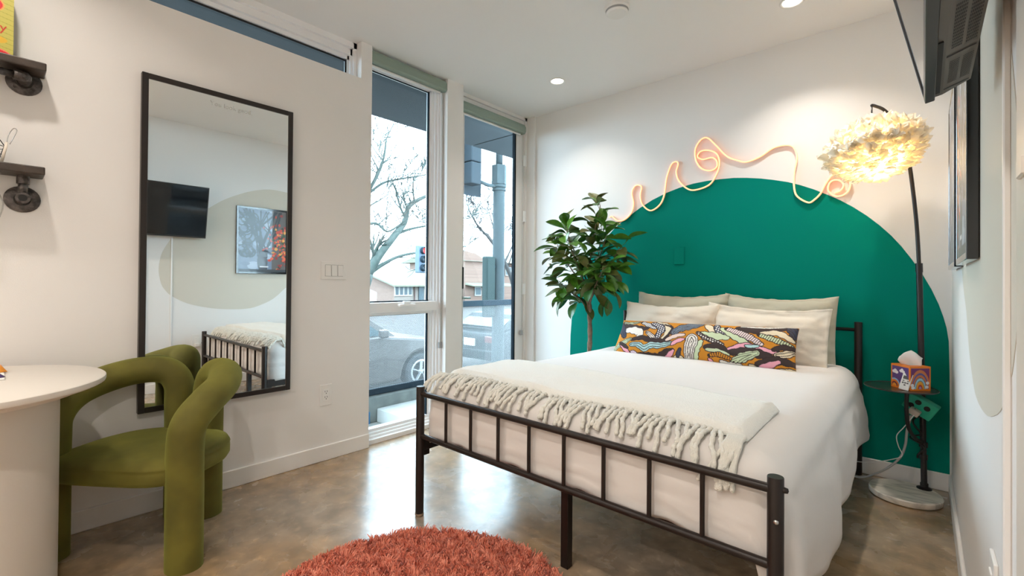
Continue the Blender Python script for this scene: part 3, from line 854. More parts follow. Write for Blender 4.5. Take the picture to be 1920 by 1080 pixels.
LMX = Matrix.Translation((-0.965, 2.655, 0.588)) @ Matrix.Rotation(math.radians(0.8), 4, 'Z') @ Matrix.Rotation(math.radians(-25), 4, 'X') @ Matrix.Rotation(math.radians(-1.0), 4, 'Y')
me = print_mesh('cover', cv, lambda u, v: LMX @ lumbar_local(u, v, 1))
lum = empty('lumbar_pillow', (-0.965, 2.70, 0.6)); tag(lum, 'long ochre bolster printed with wavy abstract shapes, lying in front of the other pillows', 'pillow', GP)
ob('cover', me, attr_mat('bolster_print', 0.85, bump=(120, 0.1)), lum)
mb = MB(); mb.grid([[LMX @ lumbar_local(i / 40, j / 12, -1) for i in range(41)] for j in range(13)])
ob('backing', mb, mat('bolster_back', srgb(203, 134, 32), 0.9), lum, smooth=True)

# ================================================================== NEON STRIP
NEON = [(-1.834, 1.553), (-1.814, 1.558), (-1.765, 1.52), (-1.707, 1.524), (-1.651, 1.571), (-1.632, 1.638), (-1.646, 1.725), (-1.615, 1.773), (-1.569, 1.758), (-1.578, 1.691), (-1.559, 1.622), (-1.496, 1.573), (-1.427, 1.608), (-1.393, 1.678), (-1.377, 1.79), (-1.344, 1.882), (-1.311, 1.901), (-1.292, 1.882), (-1.306, 1.828), (-1.286, 1.761), (-1.222, 1.696), (-1.16, 1.684), (-1.077, 1.708), (-1.033, 1.771), (-1.014, 1.844), (-1.033, 1.908), (-1.085, 1.94), (-1.138, 1.942), (-1.158, 1.911), (-1.122, 1.885), (-1.063, 1.887), (-1.032, 1.859), (-1.032, 1.819), (-1.07, 1.801), (-1.13, 1.824), (-1.168, 1.885), (-1.173, 1.964), (-1.138, 2.02), (-1.093, 2.026), (-1.041, 1.97), (-0.969, 1.881), (-0.899, 1.839), (-0.846, 1.822), (-0.769, 1.841), (-0.694, 1.883), (-0.622, 1.887), (-0.584, 1.862), (-0.569, 1.799), (-0.581, 1.721), (-0.584, 1.641), (-0.569, 1.572), (-0.511, 1.525), (-0.477, 1.54), (-0.447, 1.574), (-0.428, 1.618), (-0.409, 1.649), (-0.393, 1.667), (-0.358, 1.67), (-0.321, 1.648), (-0.309, 1.613), (-0.31, 1.59), (-0.321, 1.564), (-0.349, 1.545), (-0.381, 1.548), (-0.406, 1.572), (-0.413, 1.595), (-0.405, 1.626), (-0.384, 1.639), (-0.358, 1.633), (-0.341, 1.611), (-0.344, 1.589), (-0.36, 1.572), (-0.379, 1.566)]
ne = empty('neon_strip', (-1.1, YB - 0.01, 1.5)); tag(ne, 'glowing orange neon rope light looping in waves across the wall above the bed', 'neon light')
NP_ = smooth_path([(x, YB - 0.017, z) for x, z in NEON], 6)
ob('light_tube', MB().tube(NP_, 0.0046, 8, up=(0, 1, 0), round_end=True), M['neon'], ne, smooth=True)
ob('channel', MB().tube([(p.x, YB - 0.0075, p.z) for p in NP_], 0.0046, 6, up=(0, 1, 0)), M['neon_back'], ne, smooth=True)

# blank switch plate painted over
t = empty('blank_wall_plate', (-1.285, YB, 1.234)); tag(t, 'green painted blank wall plate on the green arch', 'wall plate')
ob('plate', MB().bbox(-1.322, -1.249, YB - 0.0065, YB - 0.001, 1.173, 1.296, 0.003, 2), M['green_paint'], t)
for z in (1.192, 1.277): ob('screw', MB().lathe([(0.0001, 0), (0.0035, 0), (0.0035, 0.001)], (-1.2855, YB - 0.0072, z), 10, axis='y', cap=False), M['green_paint'], t)

# ================================================================== MIRROR
MY0, MY1, MZ0, MZ1 = 0.421, 1.072, 0.449, 1.954
mr = empty('wall_mirror', (XL + 0.012, (MY0 + MY1) / 2, MZ0)); tag(mr, 'tall rectangular mirror in a thin dark frame on the left wall', 'mirror')
fw = 0.024
for nm, a in (('frame_side', (MY0, MY0 + fw, MZ0, MZ1)), ('frame_side', (MY1 - fw, MY1, MZ0, MZ1)), ('frame_rail', (MY0 + fw, MY1 - fw, MZ0, MZ0 + fw)), ('frame_rail', (MY0 + fw, MY1 - fw, MZ1 - fw, MZ1))):
    ob(nm, MB().bbox(XL + 0.002, XL + 0.030, a[0], a[1], a[2], a[3], 0.0015, 1), M['mirror_frame'], mr)
ob('backing', MB().box(XL + 0.004, XL + 0.020, MY0 + 0.01, MY1 - 0.01, MZ0 + 0.01, MZ1 - 0.01), M['dark'], mr)
gl = ob('glass', MB().add([(XL + 0.025, MY0 + fw - 0.002, MZ0 + fw - 0.002), (XL + 0.025, MY1 - fw + 0.002, MZ0 + fw - 0.002), (XL + 0.025, MY1 - fw + 0.002, MZ1 - fw + 0.002), (XL + 0.025, MY0 + fw - 0.002, MZ1 - fw + 0.002)], [(0, 1, 2, 3)]), M['mirror'], mr, fix=False)
gl['label'] = 'silvered mirror glass'
mt = Matrix.Translation((XL + 0.0256, 0.775, 1.893)) @ Matrix(((0, 0, 1, 0), (1, 0, 0, 0), (0, 1, 0, 0), (0, 0, 0, 1)))
tx = text_mesh('lettering', 'You look good.', 0.030, mt)
ob('lettering', tx, mat('grey_lettering', (0.50, 0.51, 0.50), 0.6), mr)['label'] = 'pale grey lettering on the glass'

# ================================================================== SWITCHES AND OUTLETS
t = empty('light_switch', (XL, 1.325, 1.10)); tag(t, 'white triple light switch plate to the right of the mirror', 'light switch')
ob('plate', MB().bbox(XL, XL + 0.006, 1.247, 1.403, 1.047, 1.151, 0.0025, 2), M['plate'], t)
for k in range(3):
    y = 1.289 + k * 0.038
    ob('switch_rim', MB().box(XL + 0.005, XL + 0.0066, y - 0.0175, y + 0.0175, 1.065, 1.133), M['grey_plastic'], t)
    mb = MB(); mb.prism([(XL + 0.006, 1.067), (XL + 0.0105, 1.067), (XL + 0.0075, 1.131), (XL + 0.006, 1.131)], 'y', y - 0.0158, y + 0.0158)
    ob('rocker', mb, M['plate'], t)
t = empty('wall_outlet', (XL, 1.286, 0.377)); tag(t, 'white wall outlet below the triple switch beside the mirror', 'outlet')
ob('plate', MB().bbox(XL, XL + 0.006, 1.250, 1.321, 0.317, 0.438, 0.0025, 2), M['plate'], t)
ob('socket_face', MB().bbox(XL + 0.005, XL + 0.0075, 1.269, 1.302, 0.344, 0.411, 0.001, 1), M['white_plastic'], t)
for z in (0.362, 0.394):
    mb = MB()
    for a in (-0.007, 0.006): mb.box(XL + 0.0072, XL + 0.0079, 1.2855 + a - 0.0012, 1.2855 + a + 0.0012, z, z + 0.009)
    mb.box(XL + 0.0072, XL + 0.0079, 1.2835, 1.2875, z - 0.009, z - 0.004)
    ob('slots', mb, M['dark'], t)
t = empty('wall_outlet', (XR, 1.30, 0.44)); tag(t, 'white wall outlet with a white plug low on the right wall', 'outlet')
ob('plate', MB().bbox(XR - 0.007, XR, 1.262, 1.340, 0.385, 0.513, 0.0025, 2), M['plate'], t)
ob('socket_face', MB().bbox(XR - 0.0095, XR - 0.006, 1.284, 1.318, 0.414, 0.484, 0.001, 1), M['white_plastic'], t)
ob('plug', MB().bbox(XR - 0.036, XR - 0.009, 1.286, 1.322, 0.395, 0.427, 0.004, 2), M['white_plastic'], t)

# ================================================================== FLOOR LAMP WITH TRAY
lb = M['lamp_black']
lamp = empty('floor_lamp', (-0.068, 2.985, 0)); tag(lamp, 'arched black floor lamp with white feather shade and a round tray on a marble base', 'lamp')
bp_ = MB().lathe([(0.0001, 0.004), (0.138, 0.004), (0.141, 0.008), (0.142, 0.028), (0.138, 0.033), (0.0001, 0.033)], (-0.068, 2.985, 0), 56, cap=False)
mm = M['marble']; N = mm.node_tree.nodes; L = mm.node_tree.links
tcn = N.new('ShaderNodeTexCoord'); mp = N.new('ShaderNodeMapping'); mp.inputs['Rotation'].default_value = (0, 0, 0.75); mp.inputs['Scale'].default_value = (3.2, 13, 4)
vn = N.new('ShaderNodeTexNoise'); vn.inputs['Scale'].default_value = 1.0; vn.inputs['Detail'].default_value = 6; vn.inputs['Distortion'].default_value = 0.5
rp = N.new('ShaderNodeValToRGB'); rp.color_ramp.elements[0].position = 0.44; rp.color_ramp.elements[0].color = (1, 1, 1, 1); rp.color_ramp.elements[1].position = 0.56; rp.color_ramp.elements[1].color = (1, 1, 1, 1)
e_ = rp.color_ramp.elements.new(0.50); e_.color = (0.42, 0.41, 0.42, 1)
mxn = N.new('ShaderNodeMix'); mxn.data_type = 'RGBA'; mxn.blend_type = 'MULTIPLY'; mxn.inputs[0].default_value = 0.5
src = N['Principled BSDF'].inputs['Base Color'].links[0].from_socket
L.new(tcn.outputs['Object'], mp.inputs[0]); L.new(mp.outputs[0], vn.inputs['Vector']); L.new(vn.outputs['Fac'], rp.inputs['Fac'])
L.new(src, mxn.inputs[6]); L.new(rp.outputs['Color'], mxn.inputs[7]); L.new(mxn.outputs[2], N['Principled BSDF'].inputs['Base Color'])
ob('marble_base', bp_, mm, lamp, smooth=True, angle=35)['label'] = 'veined white marble base'
PX, PY = 0.003, 3.075
ob('collar', MB().lathe([(0.0001, 0.033), (0.030, 0.033), (0.030, 0.038), (0.016, 0.044), (0.016, 0.06)], (PX, PY, 0), 24, cap=False), lb, lamp, smooth=True, angle=40)
ob('pole', MB().tube([(PX, PY, 0.035), (PX - 0.009, PY, 0.55), (PX - 0.020, PY - 0.003, 1.135)], 0.0125, 14), lb, lamp, smooth=True, angle=40)
ob('joint', MB().tube([(PX - 0.0195, PY - 0.003, 1.105), (PX - 0.0205, PY - 0.003, 1.150)], 0.0145, 14), lb, lamp, smooth=True, angle=40)
arc = smooth_path([(PX - 0.020, PY - 0.003, 1.14), (PX - 0.028, PY - 0.008, 1.32), (PX - 0.042, PY - 0.022, 1.50), (PX - 0.062, PY - 0.05, 1.68), (PX - 0.095, PY - 0.09, 1.82), (PX - 0.145, PY - 0.14, 1.903), (PX - 0.182, PY - 0.175, 1.927), (-0.192, PY - 0.19, 1.930)], 8)
ob('arm', MB().tube(arc, [0.0085] * 30 + [0.0075] * (len(arc) - 30), 12, round_end=True), lb, lamp, smooth=True)
TIP = Vector((-0.192, PY - 0.19, 1.930))
ob('cord', MB().tube([TIP + Vector((0, 0, 0.004)), TIP - Vector((0.002, 0, 0.09))], 0.0032, 8), lb, lamp, smooth=True)
SCN = Vector((-0.185, 2.885, 1.705))
sh = empty('shade', (0, 0, 0)); sh.parent = lamp; ORG[sh.name] = ORG[lamp.name]
TILT = Matrix.Rotation(math.radians(-9), 4, 'Y') @ Matrix.Rotation(math.radians(-4), 4, 'X')
core = MB()
core.lathe([(0.001, -0.100)] + [(0.146 * math.cos(a), 0.100 * math.sin(a)) for a in [-1.45 + 2.9 * i / 14 for i in range(15)]] + [(0.001, 0.100)], (0, 0, 0), 28, cap=False)
core.v = [tuple(SCN + (TILT @ Vector(v))) for v in core.v]
mcore = mat('lamp_glow', (1, 0.9, 0.75), 0.6, emit=((1.0, 0.80, 0.52), 20.0))
ob('glow_core', core, mcore, sh, smooth=True)
mf = bpy.data.materials.new('feather_white'); mf.use_nodes = True
N = mf.node_tree.nodes; L = mf.node_tree.links; N.remove(N['Principled BSDF'])
df = N.new('ShaderNodeBsdfDiffuse'); df.inputs[0].default_value = (0.93, 0.90, 0.84, 1); tl = N.new('ShaderNodeBsdfTranslucent'); tl.inputs[0].default_value = (0.96, 0.91, 0.80, 1)
mx_ = N.new('ShaderNodeMixShader'); mx_.inputs[0].default_value = 0.72
L.new(df.outputs[0], mx_.inputs[1]); L.new(tl.outputs[0], mx_.inputs[2]); L.new(mx_.outputs[0], N['Material Output'].inputs[0])
def feather_geo(seed):
    r = random.Random(seed); mb = MB(); rows = []
    for i in range(7):
        t = i / 6
        wv_ = 0.019 * (math.sin(PI * min(1, t * 0.93 + 0.07)) ** 0.6) + 0.002
        yv = 0.020 * t * t * (1 if seed % 2 else 0.5) + 0.004 * math.sin(t * 6 + seed)
        tw = r.uniform(-0.3, 0.3)
        rows.append([(t * 0.078, -wv_ + r.uniform(-1, 1) * 0.0025, yv + wv_ * tw + 0.004), (t * 0.078, 0, yv), (t * 0.078, wv_ + r.uniform(-1, 1) * 0.0025, yv - wv_ * tw + 0.004)])
    mb.grid(rows); return mb
fgeo = [feather_geo(s) for s in range(6)]
fme = []
for g in fgeo:
    me = g.mesh('feather', True, fix=False); me.materials.append(mf); fme.append(me)
rng = random.Random(11)
stuff_f = MB(); nparts = 0
NFE = 1350
for k in range(NFE):
    # even spread over the ellipsoid, tips swept outwards and slightly up
    zz = 1 - 2 * (k + 0.5) / NFE
    ph = k * 2.399963
    rr = math.sqrt(1 - zz * zz)
    nrm = Vector((rr * math.cos(ph), rr * math.sin(ph), zz))
    lay = 0.93 + 0.07 * ((k * 7) % 3) / 2
    posn = Vector((nrm.x * 0.166, nrm.y * 0.166, nrm.z * 0.120)) * lay
    n2 = Vector((nrm.x / 0.166, nrm.y / 0.166, nrm.z / 0.120)).normalized()
    east = Vector((-math.sin(ph), math.cos(ph), 0))
    out = Vector((math.cos(ph), math.sin(ph), 0))
    mer = (out - n2 * out.dot(n2))
    mer = mer.normalized() if mer.length > 0.05 else east
    if zz < 0 and rr < 0.999: mer = mer
    d = (mer * (rng.uniform(0.6, 1.0) if zz < -0.05 else rng.uniform(-0.75, 0.55)) + n2 * rng.uniform(0.10, 0.34) + east * rng.uniform(-0.75, 0.75)).normalized()
    side = n2.cross(d).normalized(); nn = d.cross(side)
    sc_ = rng.uniform(0.66, 0.98)
    mtx = Matrix(((d.x, side.x, nn.x, 0), (d.y, side.y, nn.y, 0), (d.z, side.z, nn.z, 0), (0, 0, 0, 1)))
    mw = Matrix.Translation(SCN) @ TILT @ Matrix.Translation(posn) @ mtx @ Matrix.Scale(sc_, 4)
    pw = mw.translation
    # feathers that face the room become single parts, the others one joined piece
    wn_ = TILT.to_3x3() @ n2
    if nparts < 300 and (k * 7) % 3 >= 1 and wn_.dot(Vector((0.06, -0.96, -0.25))) > 0.05:
        o = bpy.data.objects.new('feather', fme[k % 6]); COL.objects.link(o); o.parent = sh
        o.matrix_local = Matrix.Translation(-ORG[sh.name]) @ mw
        nparts += 1
    else:
        g = fgeo[k % 6]; stuff_f.m = mw; stuff_f.add(g.v, g.f); stuff_f.m = None
# sh sits at the lamp's origin in parent space
o = ob('feather_layer', stuff_f, mf, sh, smooth=True, fix=False); o['kind'] = 'stuff'
# light given off by the shade
ld = bpy.data.lights.new('lamp_bulb', 'POINT'); ld.energy = 16; ld.color = (1.0, 0.74, 0.45); ld.shadow_soft_size = 0.16
lo = bpy.data.objects.new('lamp_bulb', ld); lo.location = SCN; COL.objects.link(lo)

TRX, TRY, TRZ = -0.085, 2.945, 0.538
mb = MB().lathe([(0.0001, 0), (0.139, 0), (0.142, 0.002), (0.142, 0.007), (0.140, 0.007), (0.138, 0.004), (0.0001, 0.004)], (TRX, TRY, TRZ), 48, cap=False)
ob('tray', mb, mat('tray_black', (0.025, 0.018, 0.015), 0.28, coat=0.3), lamp, smooth=True, angle=35)['label'] = 'round black tray'
st_ = smooth_path([(TRX + 0.025, TRY - 0.02, TRZ), (TRX + 0.024, TRY - 0.01, 0.43), (TRX + 0.032, TRY + 0.02, 0.345), (TRX + 0.058, TRY + 0.075, 0.285), (PX - 0.005, PY - 0.008, 0.262)], 8)
ob('tray_bracket', MB().tube(st_, 0.0085, 10), lb, lamp, smooth=True)
for z in (0.25, 0.19): ob('clamp', MB().tube([(PX - 0.003, PY, z - 0.012), (PX - 0.003, PY, z + 0.012)], 0.0165, 12), lb, lamp, smooth=True, angle=40)

# tissue box
TBX, TBY, TBZ = -0.012, 2.925, TRZ + 0.0045
ts = empty('tissue_box', (TBX, TBY, TBZ)); tag(ts, 'orange and purple cube tissue box on the lamp tray', 'tissue box')
TR = Matrix.Translation((TBX - 0.035, TBY + 0.02, TBZ)) @ Matrix.Rotation(math.radians(52 - 8), 4, 'Z')
hb = 0.051; hh = 0.114
def boxface(name, cv, f):
    ob(name, print_mesh(name, cv, lambda u, v: TR @ f(u, v)), M['print_box'], ts)
M['print_box'] = attr_mat('tissue_print', 0.5)
OR = (238, 130, 30); PU = (92, 62, 128)
c1 = Canvas(64, 62, OR); c1.rect(4, 5, 60, 57, PU)
for cx_, cy_, s_ in ((15, 20, 1), (38, 16, 0.9)):
    c1.ell(cx_ - 4 * s_, cy_, 6 * s_, 4 * s_, (240, 232, 236)); c1.ell(cx_ + 4 * s_, cy_ + 1, 6 * s_, 4 * s_, (240, 232, 236)); c1.ell(cx_, cy_ - 3, 5 * s_, 4 * s_, (240, 232, 236))
for r_, co in ((20, (150, 190, 225)), (16, OR), (11, (120, 40, 60)), (7, (240, 160, 60))):
    m_ = (np.hypot(c1.x - 12, (c1.y - 57)) < r_) & (c1.y < 57) & (c1.x > 4); c1.put(m_, co)
for r_, co in ((14, (60, 70, 130)), (9, (120, 170, 215))):
    m_ = (np.hypot(c1.x - 54, (c1.y - 57)) < r_) & (c1.y < 57) & (c1.x < 60); c1.put(m_, co)
c2 = Canvas(64, 62, OR); c2.rect(4, 5, 60, 57, (110, 50, 105))
for r_, co in ((30, (205, 120, 70)), (25, (84, 84, 150)), (22, (205, 120, 70)), (18, (70, 60, 110)), (17, (160, 205, 220)), (13, (60, 110, 130)), (12, (240, 165, 50)), (7, (190, 60, 40)), (4, (170, 150, 190))):
    m_ = (((c2.x - 32) / 1.0) ** 2 + ((c2.y - 57) / 1.6) ** 2 < r_ ** 2) & (c2.y < 57) & (c2.y > 5) & (c2.x > 4) & (c2.x < 60); c2.put(m_, co)
for x_, y_ in ((8, 48), (54, 42), (52, 52), (10, 54)): c2.ell(x_, y_, 5, 4, (240, 235, 235))
boxface('front_panel', c1, lambda u, v: Vector((-hb, hb - u * 2 * hb, v * hh)))
boxface('front_panel', c2, lambda u, v: Vector((-hb + u * 2 * hb, -hb, v * hh)))
c3 = Canvas(8, 8, OR)
boxface('back_panel', c3, lambda u, v: Vector((hb, -hb + u * 2 * hb, v * hh))); boxface('back_panel', c3, lambda u, v: Vector((hb - u * 2 * hb, hb, v * hh)))
mb = MB(); mb.lathe([(0.0235, hh - 0.0002), (0.0705, hh)], (0, 0, 0), 4, cap=False); mb.v = [tuple(TR @ (Matrix.Rotation(PI / 4, 3, 'Z') @ Vector(v))) for v in mb.v]
ob('lid', mb, mat('box_orange', srgb(*OR), 0.5), ts)
mb = MB(); rows = []
for j in range(7):
    t_ = j / 6; row = []
    w_ = 0.026 + 0.018 * min(1, t_ * 1.6)
    for i in range(13):
        u = i / 12 * 2 - 1
        row.append(TR @ Vector((u * w_ * 0.78 + 0.004 * math.sin(j * 1.1), -u * w_ * 0.72 + 0.006 * math.sin(u * 5 + j * 0.6), hh - 0.012 + 0.082 * t_ * (1 - 0.42 * abs(u)))))
    rows.append(row)
mb.grid(rows)
o = ob('tissue', mb, mat('tissue_paper', (0.86, 0.83, 0.80), 0.9), ts, smooth=True); o.modifiers.new('t', 'SOLIDIFY').thickness = 0.001
# small remote leaning on the box
rc = empty('remote_control', (-0.1, 2.85, TRZ)); tag(rc, 'small white remote control leaning against the tissue box', 'remote control')
RM = Matrix.Translation((-0.071, 2.873, TRZ + 0.0050)) @ Matrix.Rotation(math.radians(-14), 4, 'Z') @ Matrix.Rotation(math.radians(-18), 4, 'X') @ Matrix.Rotation(math.radians(9), 4, 'Y')
mb = MB().bbox(-0.019, 0.019, -0.007, 0, 0, 0.082, 0.003, 2); mb.v = [tuple(RM @ Vector(v)) for v in mb.v]
ob('body', mb, M['white_plastic'], rc)
def rbox(nm, m, *a):
    mb = MB().box(*a); mb.v = [tuple(RM @ Vector(v)) for v in mb.v]; ob(nm, mb, m, rc)
gry = mat('remote_grey', (0.10, 0.10, 0.10), 0.5)
rbox('display', gry, -0.013, 0.013, -0.0078, -0.006, 0.052, 0.068)
for bx, bz in ((-0.009, 0.044), (0.009, 0.044), (0, 0.034), (-0.009, 0.034), (0.009, 0.034), (0, 0.024)):
    rbox('button', gry if bz < 0.04 else mat('remote_button', (0.25, 0.25, 0.25), 0.5), bx - 0.0035, bx + 0.0035, -0.0078, -0.006, bz - 0.003, bz + 0.003)

# green power block, adapter and cables
pwb = empty('power_strip', (-0.01, 3.03, 0.45)); tag(pwb, 'green power strip block with black sockets hung tilted under the lamp tray', 'power strip')
PM = Matrix.Translation((-0.005, 3.020, 0.448)) @ Matrix.Rotation(math.radians(-8), 4, 'Z') @ Matrix.Rotation(math.radians(30), 4, 'Y') @ Matrix.Rotation(math.radians(10), 4, 'X')
def pbox(nm, m, bev, *a):
    mb = MB().bbox(*a, bev, 2); mb.v = [tuple(PM @ Vector(v)) for v in mb.v]; return ob(nm, mb, m, pwb, smooth=True, angle=40)
pbox('block', mat('mint_green_plastic', (0.02, 0.45, 0.28), 0.4), 0.006, -0.065, 0.055, -0.022, 0.022, -0.042, 0.042)
for sx, sz in ((-0.020, 0.018), (0.020, 0.012), (-0.036, -0.012)):
    mb = MB().lathe([(0.0001, -0.0235), (0.0125, -0.0235), (0.0125, -0.020)], (sx, 0, sz), 18, axis='y', cap=False)
    mb.v = [tuple(PM @ Vector(v)) for v in mb.v]; ob('socket', mb, M['dark'], pwb)
o = pbox('adapter', mat('beige_adapter', (0.55, 0.47, 0.40), 0.5), 0.004, -0.030, 0.014, -0.056, -0.0225, -0.042, -0.012); o['label'] = 'beige plug-in adapter'
ob('hook', MB().tube([(0.0, 3.040, 0.47), (PX - 0.008, PY - 0.004, 0.50)], 0.004, 8), lb, pwb)
cb = MB().tube(smooth_path([(-0.045, 2.985, 0.405), (-0.060, 2.975, 0.33), (-0.066, 2.978, 0.26), (-0.085, 2.99, 0.19), (-0.13, 3.02, 0.12), (-0.19, 3.06, 0.055), (-0.25, 3.09, 0.012), (-0.33, 3.12, 0.007), (-0.45, 3.15, 0.006)], 7), 0.0055, 8)
tag(ob('power_cable', cb, mat('grey_cable', (0.42, 0.41, 0.40), 0.5), smooth=True), 'thick grey cable running from the green power block to behind the bed', 'cable')
cb = MB().tube(smooth_path([(-0.034, 2.955, 0.415), (-0.070, 2.955, 0.35), (-0.098, 2.96, 0.30), (-0.092, 2.965, 0.25), (-0.078, 2.97, 0.205), (-0.12, 3.005, 0.165), (-0.20, 3.06, 0.115), (-0.28, 3.11, 0.085), (-0.40, 3.14, 0.078)], 7), 0.0022, 6)
tag(ob('phone_cable', cb, M['white_plastic'], smooth=True), 'thin white cable zigzagging from the adapter under the lamp tray', 'cable')

cpts = []
for i in range(40):
    t = i / 39; a = t * 5 * PI
    cpts.append((PX - 0.004 + 0.020 * math.cos(a) - 0.03 * math.sin(t * PI), PY - 0.012 + 0.018 * math.sin(a) - 0.02, 0.40 - 0.20 * t + 0.012 * math.sin(a * 0.7)))
cb = MB().tube(smooth_path([(-0.03, 2.99, 0.44), (-0.034, 2.99, 0.42)] + cpts, 3), 0.0042, 7)
tag(ob('lamp_cable', cb, M['lamp_black'], smooth=True), 'thin black cable coiled around the lower lamp pole under the tray', 'cable')

# ================================================================== PLANT
pl = empty('potted_plant', (-1.85, 2.93, 0)); tag(pl, 'leafy rubber plant tree standing between the bed and the glazed door', 'plant')
ob('pot', MB().lathe([(0.0001, 0), (0.10, 0), (0.125, 0.22), (0.13, 0.225), (0.12, 0.225), (0.118, 0.20), (0.0001, 0.20)], (-1.86, 2.93, 0), 32, cap=False), mat('dark_pot', (0.05, 0.045, 0.04), 0.6), pl, smooth=True, angle=40)
TK = [(-1.86, 2.93, 0.19), (-1.85, 2.93, 0.45), (-1.838, 2.93, 0.62), (-1.842, 2.93, 0.80), (-1.845, 2.925, 0.93)]
ob('trunk', MB().tube(smooth_path(TK, 6), [0.017 + 0.0022 * math.sin(i * 1.9) for i in range(25)], 10), M['trunk'], pl, smooth=True)
rng = random.Random(21)
leaf_me = []
for mi, ms in enumerate(('leaf_a', 'leaf_b', 'leaf_c')):
    for q in range(2):
        mb = MB(); rows = []
        for i in range(9):
            t = i / 8
            hw = 0.5 * 0.52 * (math.sin(PI * min(1, t ** 1.15)) ** 0.75) + 0.004
            arch_ = -0.22 * t * t + 0.06 * t + (0.05 * math.sin(t * 5) if q else 0)
            rows.append([(t, -hw, arch_ + hw * 0.35), (t, -hw * 0.5, arch_ + hw * 0.12), (t, 0, arch_ - 0.004), (t, hw * 0.5, arch_ + hw * 0.12), (t, hw, arch_ + hw * 0.35)])
        mb.grid(rows)
        mb.tube([(-0.22, 0, 0.03), (-0.1, 0, -0.008), (0.02, 0, 0)], 0.012, 5)
        me = mb.mesh('leaf', True, fix=False); me.materials.append(M[ms]); leaf_me.append(me)
LC = Vector((-1.845, 2.905, 1.20))
stems = MB()
branches = [((-1.845, 2.925, 0.93), (-1.84, 2.92, 1.15), (-1.80, 2.91, 1.38), (-1.74, 2.90, 1.60)),
            ((-1.845, 2.925, 0.86), (-1.92, 2.90, 1.05), (-2.02, 2.88, 1.20), (-2.10, 2.87, 1.33)),
            ((-1.84, 2.925, 0.90), (-1.75, 2.92, 1.05), (-1.66, 2.92, 1.18), (-1.58, 2.92, 1.30)),
            ((-1.845, 2.925, 0.82), (-1.93, 2.93, 0.92), (-2.03, 2.92, 0.98), (-2.10, 2.90, 1.05)),
            ((-1.845, 2.925, 0.95), (-1.87, 2.84, 1.12), (-1.90, 2.77, 1.28), (-1.92, 2.74, 1.42)),
            ((-1.845, 2.925, 0.93), (-1.84, 3.0, 1.12), (-1.83, 3.04, 1.3), (-1.82, 3.05, 1.45)),
            ((-1.84, 2.925, 0.88), (-1.76, 2.86, 1.0), (-1.69, 2.81, 1.08), (-1.64, 2.79, 1.15)),
            ((-1.845, 2.925, 1.0), (-1.93, 2.92, 1.2), (-2.0, 2.90, 1.35), (-2.03, 2.89, 1.47)),
            ((-1.84, 2.92, 0.98), (-1.78, 2.90, 1.15), (-1.70, 2.88, 1.3), (-1.66, 2.87, 1.43))]
for bpts in branches:
    P = smooth_path(bpts, 5); stems.tube(P, [0.0075 - 0.0045 * i / (len(P) - 1) for i in range(len(P))], 6)
ob('branch', stems, M['trunk'], pl, smooth=True)
def leaf(pos, d, size, roll, mi):
    d = d.normalized(); s_ = Vector((0, 0, 1)).cross(d)
    s_ = s_.normalized() if s_.length > 0.05 else Vector((1, 0, 0))
    n_ = d.cross(s_)
    mt_ = Matrix(((d.x, s_.x, n_.x, 0), (d.y, s_.y, n_.y, 0), (d.z, s_.z, n_.z, 0), (0, 0, 0, 1))) @ Matrix.Rotation(roll, 4, 'X') @ Matrix.Scale(size, 4)
    o = bpy.data.objects.new('leaf', leaf_me[mi]); COL.objects.link(o); o.parent = pl
    o.matrix_local = Matrix.Translation(pos - ORG[pl.name]) @ mt_
nleaf = 0
for bi_, bpts in enumerate(branches):
    P = smooth_path(bpts, 8); n_ = len(P)
    for k in range(24):
        t = 0.22 + 0.78 * (k / 23)
        p = P[min(n_ - 1, int(t * (n_ - 1)))]
        ph = k * 2.4 + bi_ * 1.3
        outw = Vector((math.cos(ph), math.sin(ph) * 0.8 - 0.25, rng.uniform(-0.55, 0.75)))
        d = outw + (p - LC) * 1.2
        size = rng.uniform(0.115, 0.172)
        st0 = p + d.normalized() * 0.025 * rng.uniform(0.6, 1.6)
        if st0.y + d.normalized().y * size > 3.19: d.y = -abs(d.y)
        if p.y > 3.0 and d.y > 0: d.y *= -0.3
        leaf(st0, d, size, rng.uniform(-0.6, 0.6), rng.choice([0, 1, 0, 1, 2, 3, 4, 5]))
        nleaf += 1
for (px_, pz_, dx_, dz_) in ((-2.17, 1.24, -0.9, -0.35), (-2.12, 1.36, -0.8, 0.25), (-2.08, 0.95, -0.5, -0.6), (-2.05, 0.90, -0.3, -0.9), (-1.62, 0.98, 0.4, -0.8), (-1.66, 0.93, 0.15, -1.0), (-1.70, 0.92, -0.2, -0.9), (-1.60, 1.05, 0.7, -0.4), (-1.55, 1.25, 0.9, -0.2), (-1.56, 1.15, 0.8, 0.2), (-1.74, 1.62, 0.6, 0.35), (-1.74, 1.62, -0.7, 0.3), (-1.74, 1.61, 0.5, 0.1), (-1.75, 1.60, -0.8, -0.1), (-1.74, 1.58, 0.3, -0.5)):
    leaf(Vector((px_, 2.88 + rng.uniform(-0.03, 0.03), pz_)), Vector((dx_, rng.uniform(-0.3, 0.1), dz_)), 0.125, rng.uniform(-0.5, 0.5), rng.choice([0, 1, 2, 4]))
BAU = [((-2.065, 2.80, 1.345), 'silver bauble hung highest in the plant'), ((-2.135, 2.83, 1.165), 'silver bauble hung lowest and farthest left in the plant'), ((-2.035, 2.77, 1.235), 'silver bauble hung mid height in the plant'), ((-1.935, 2.74, 1.225), 'silver bauble tucked among the leaves at the middle of the plant')]
mball = mat('silver_mosaic', (0.75, 0.72, 0.66), 0.12, metal=1.0, bump=(140, 0.5))
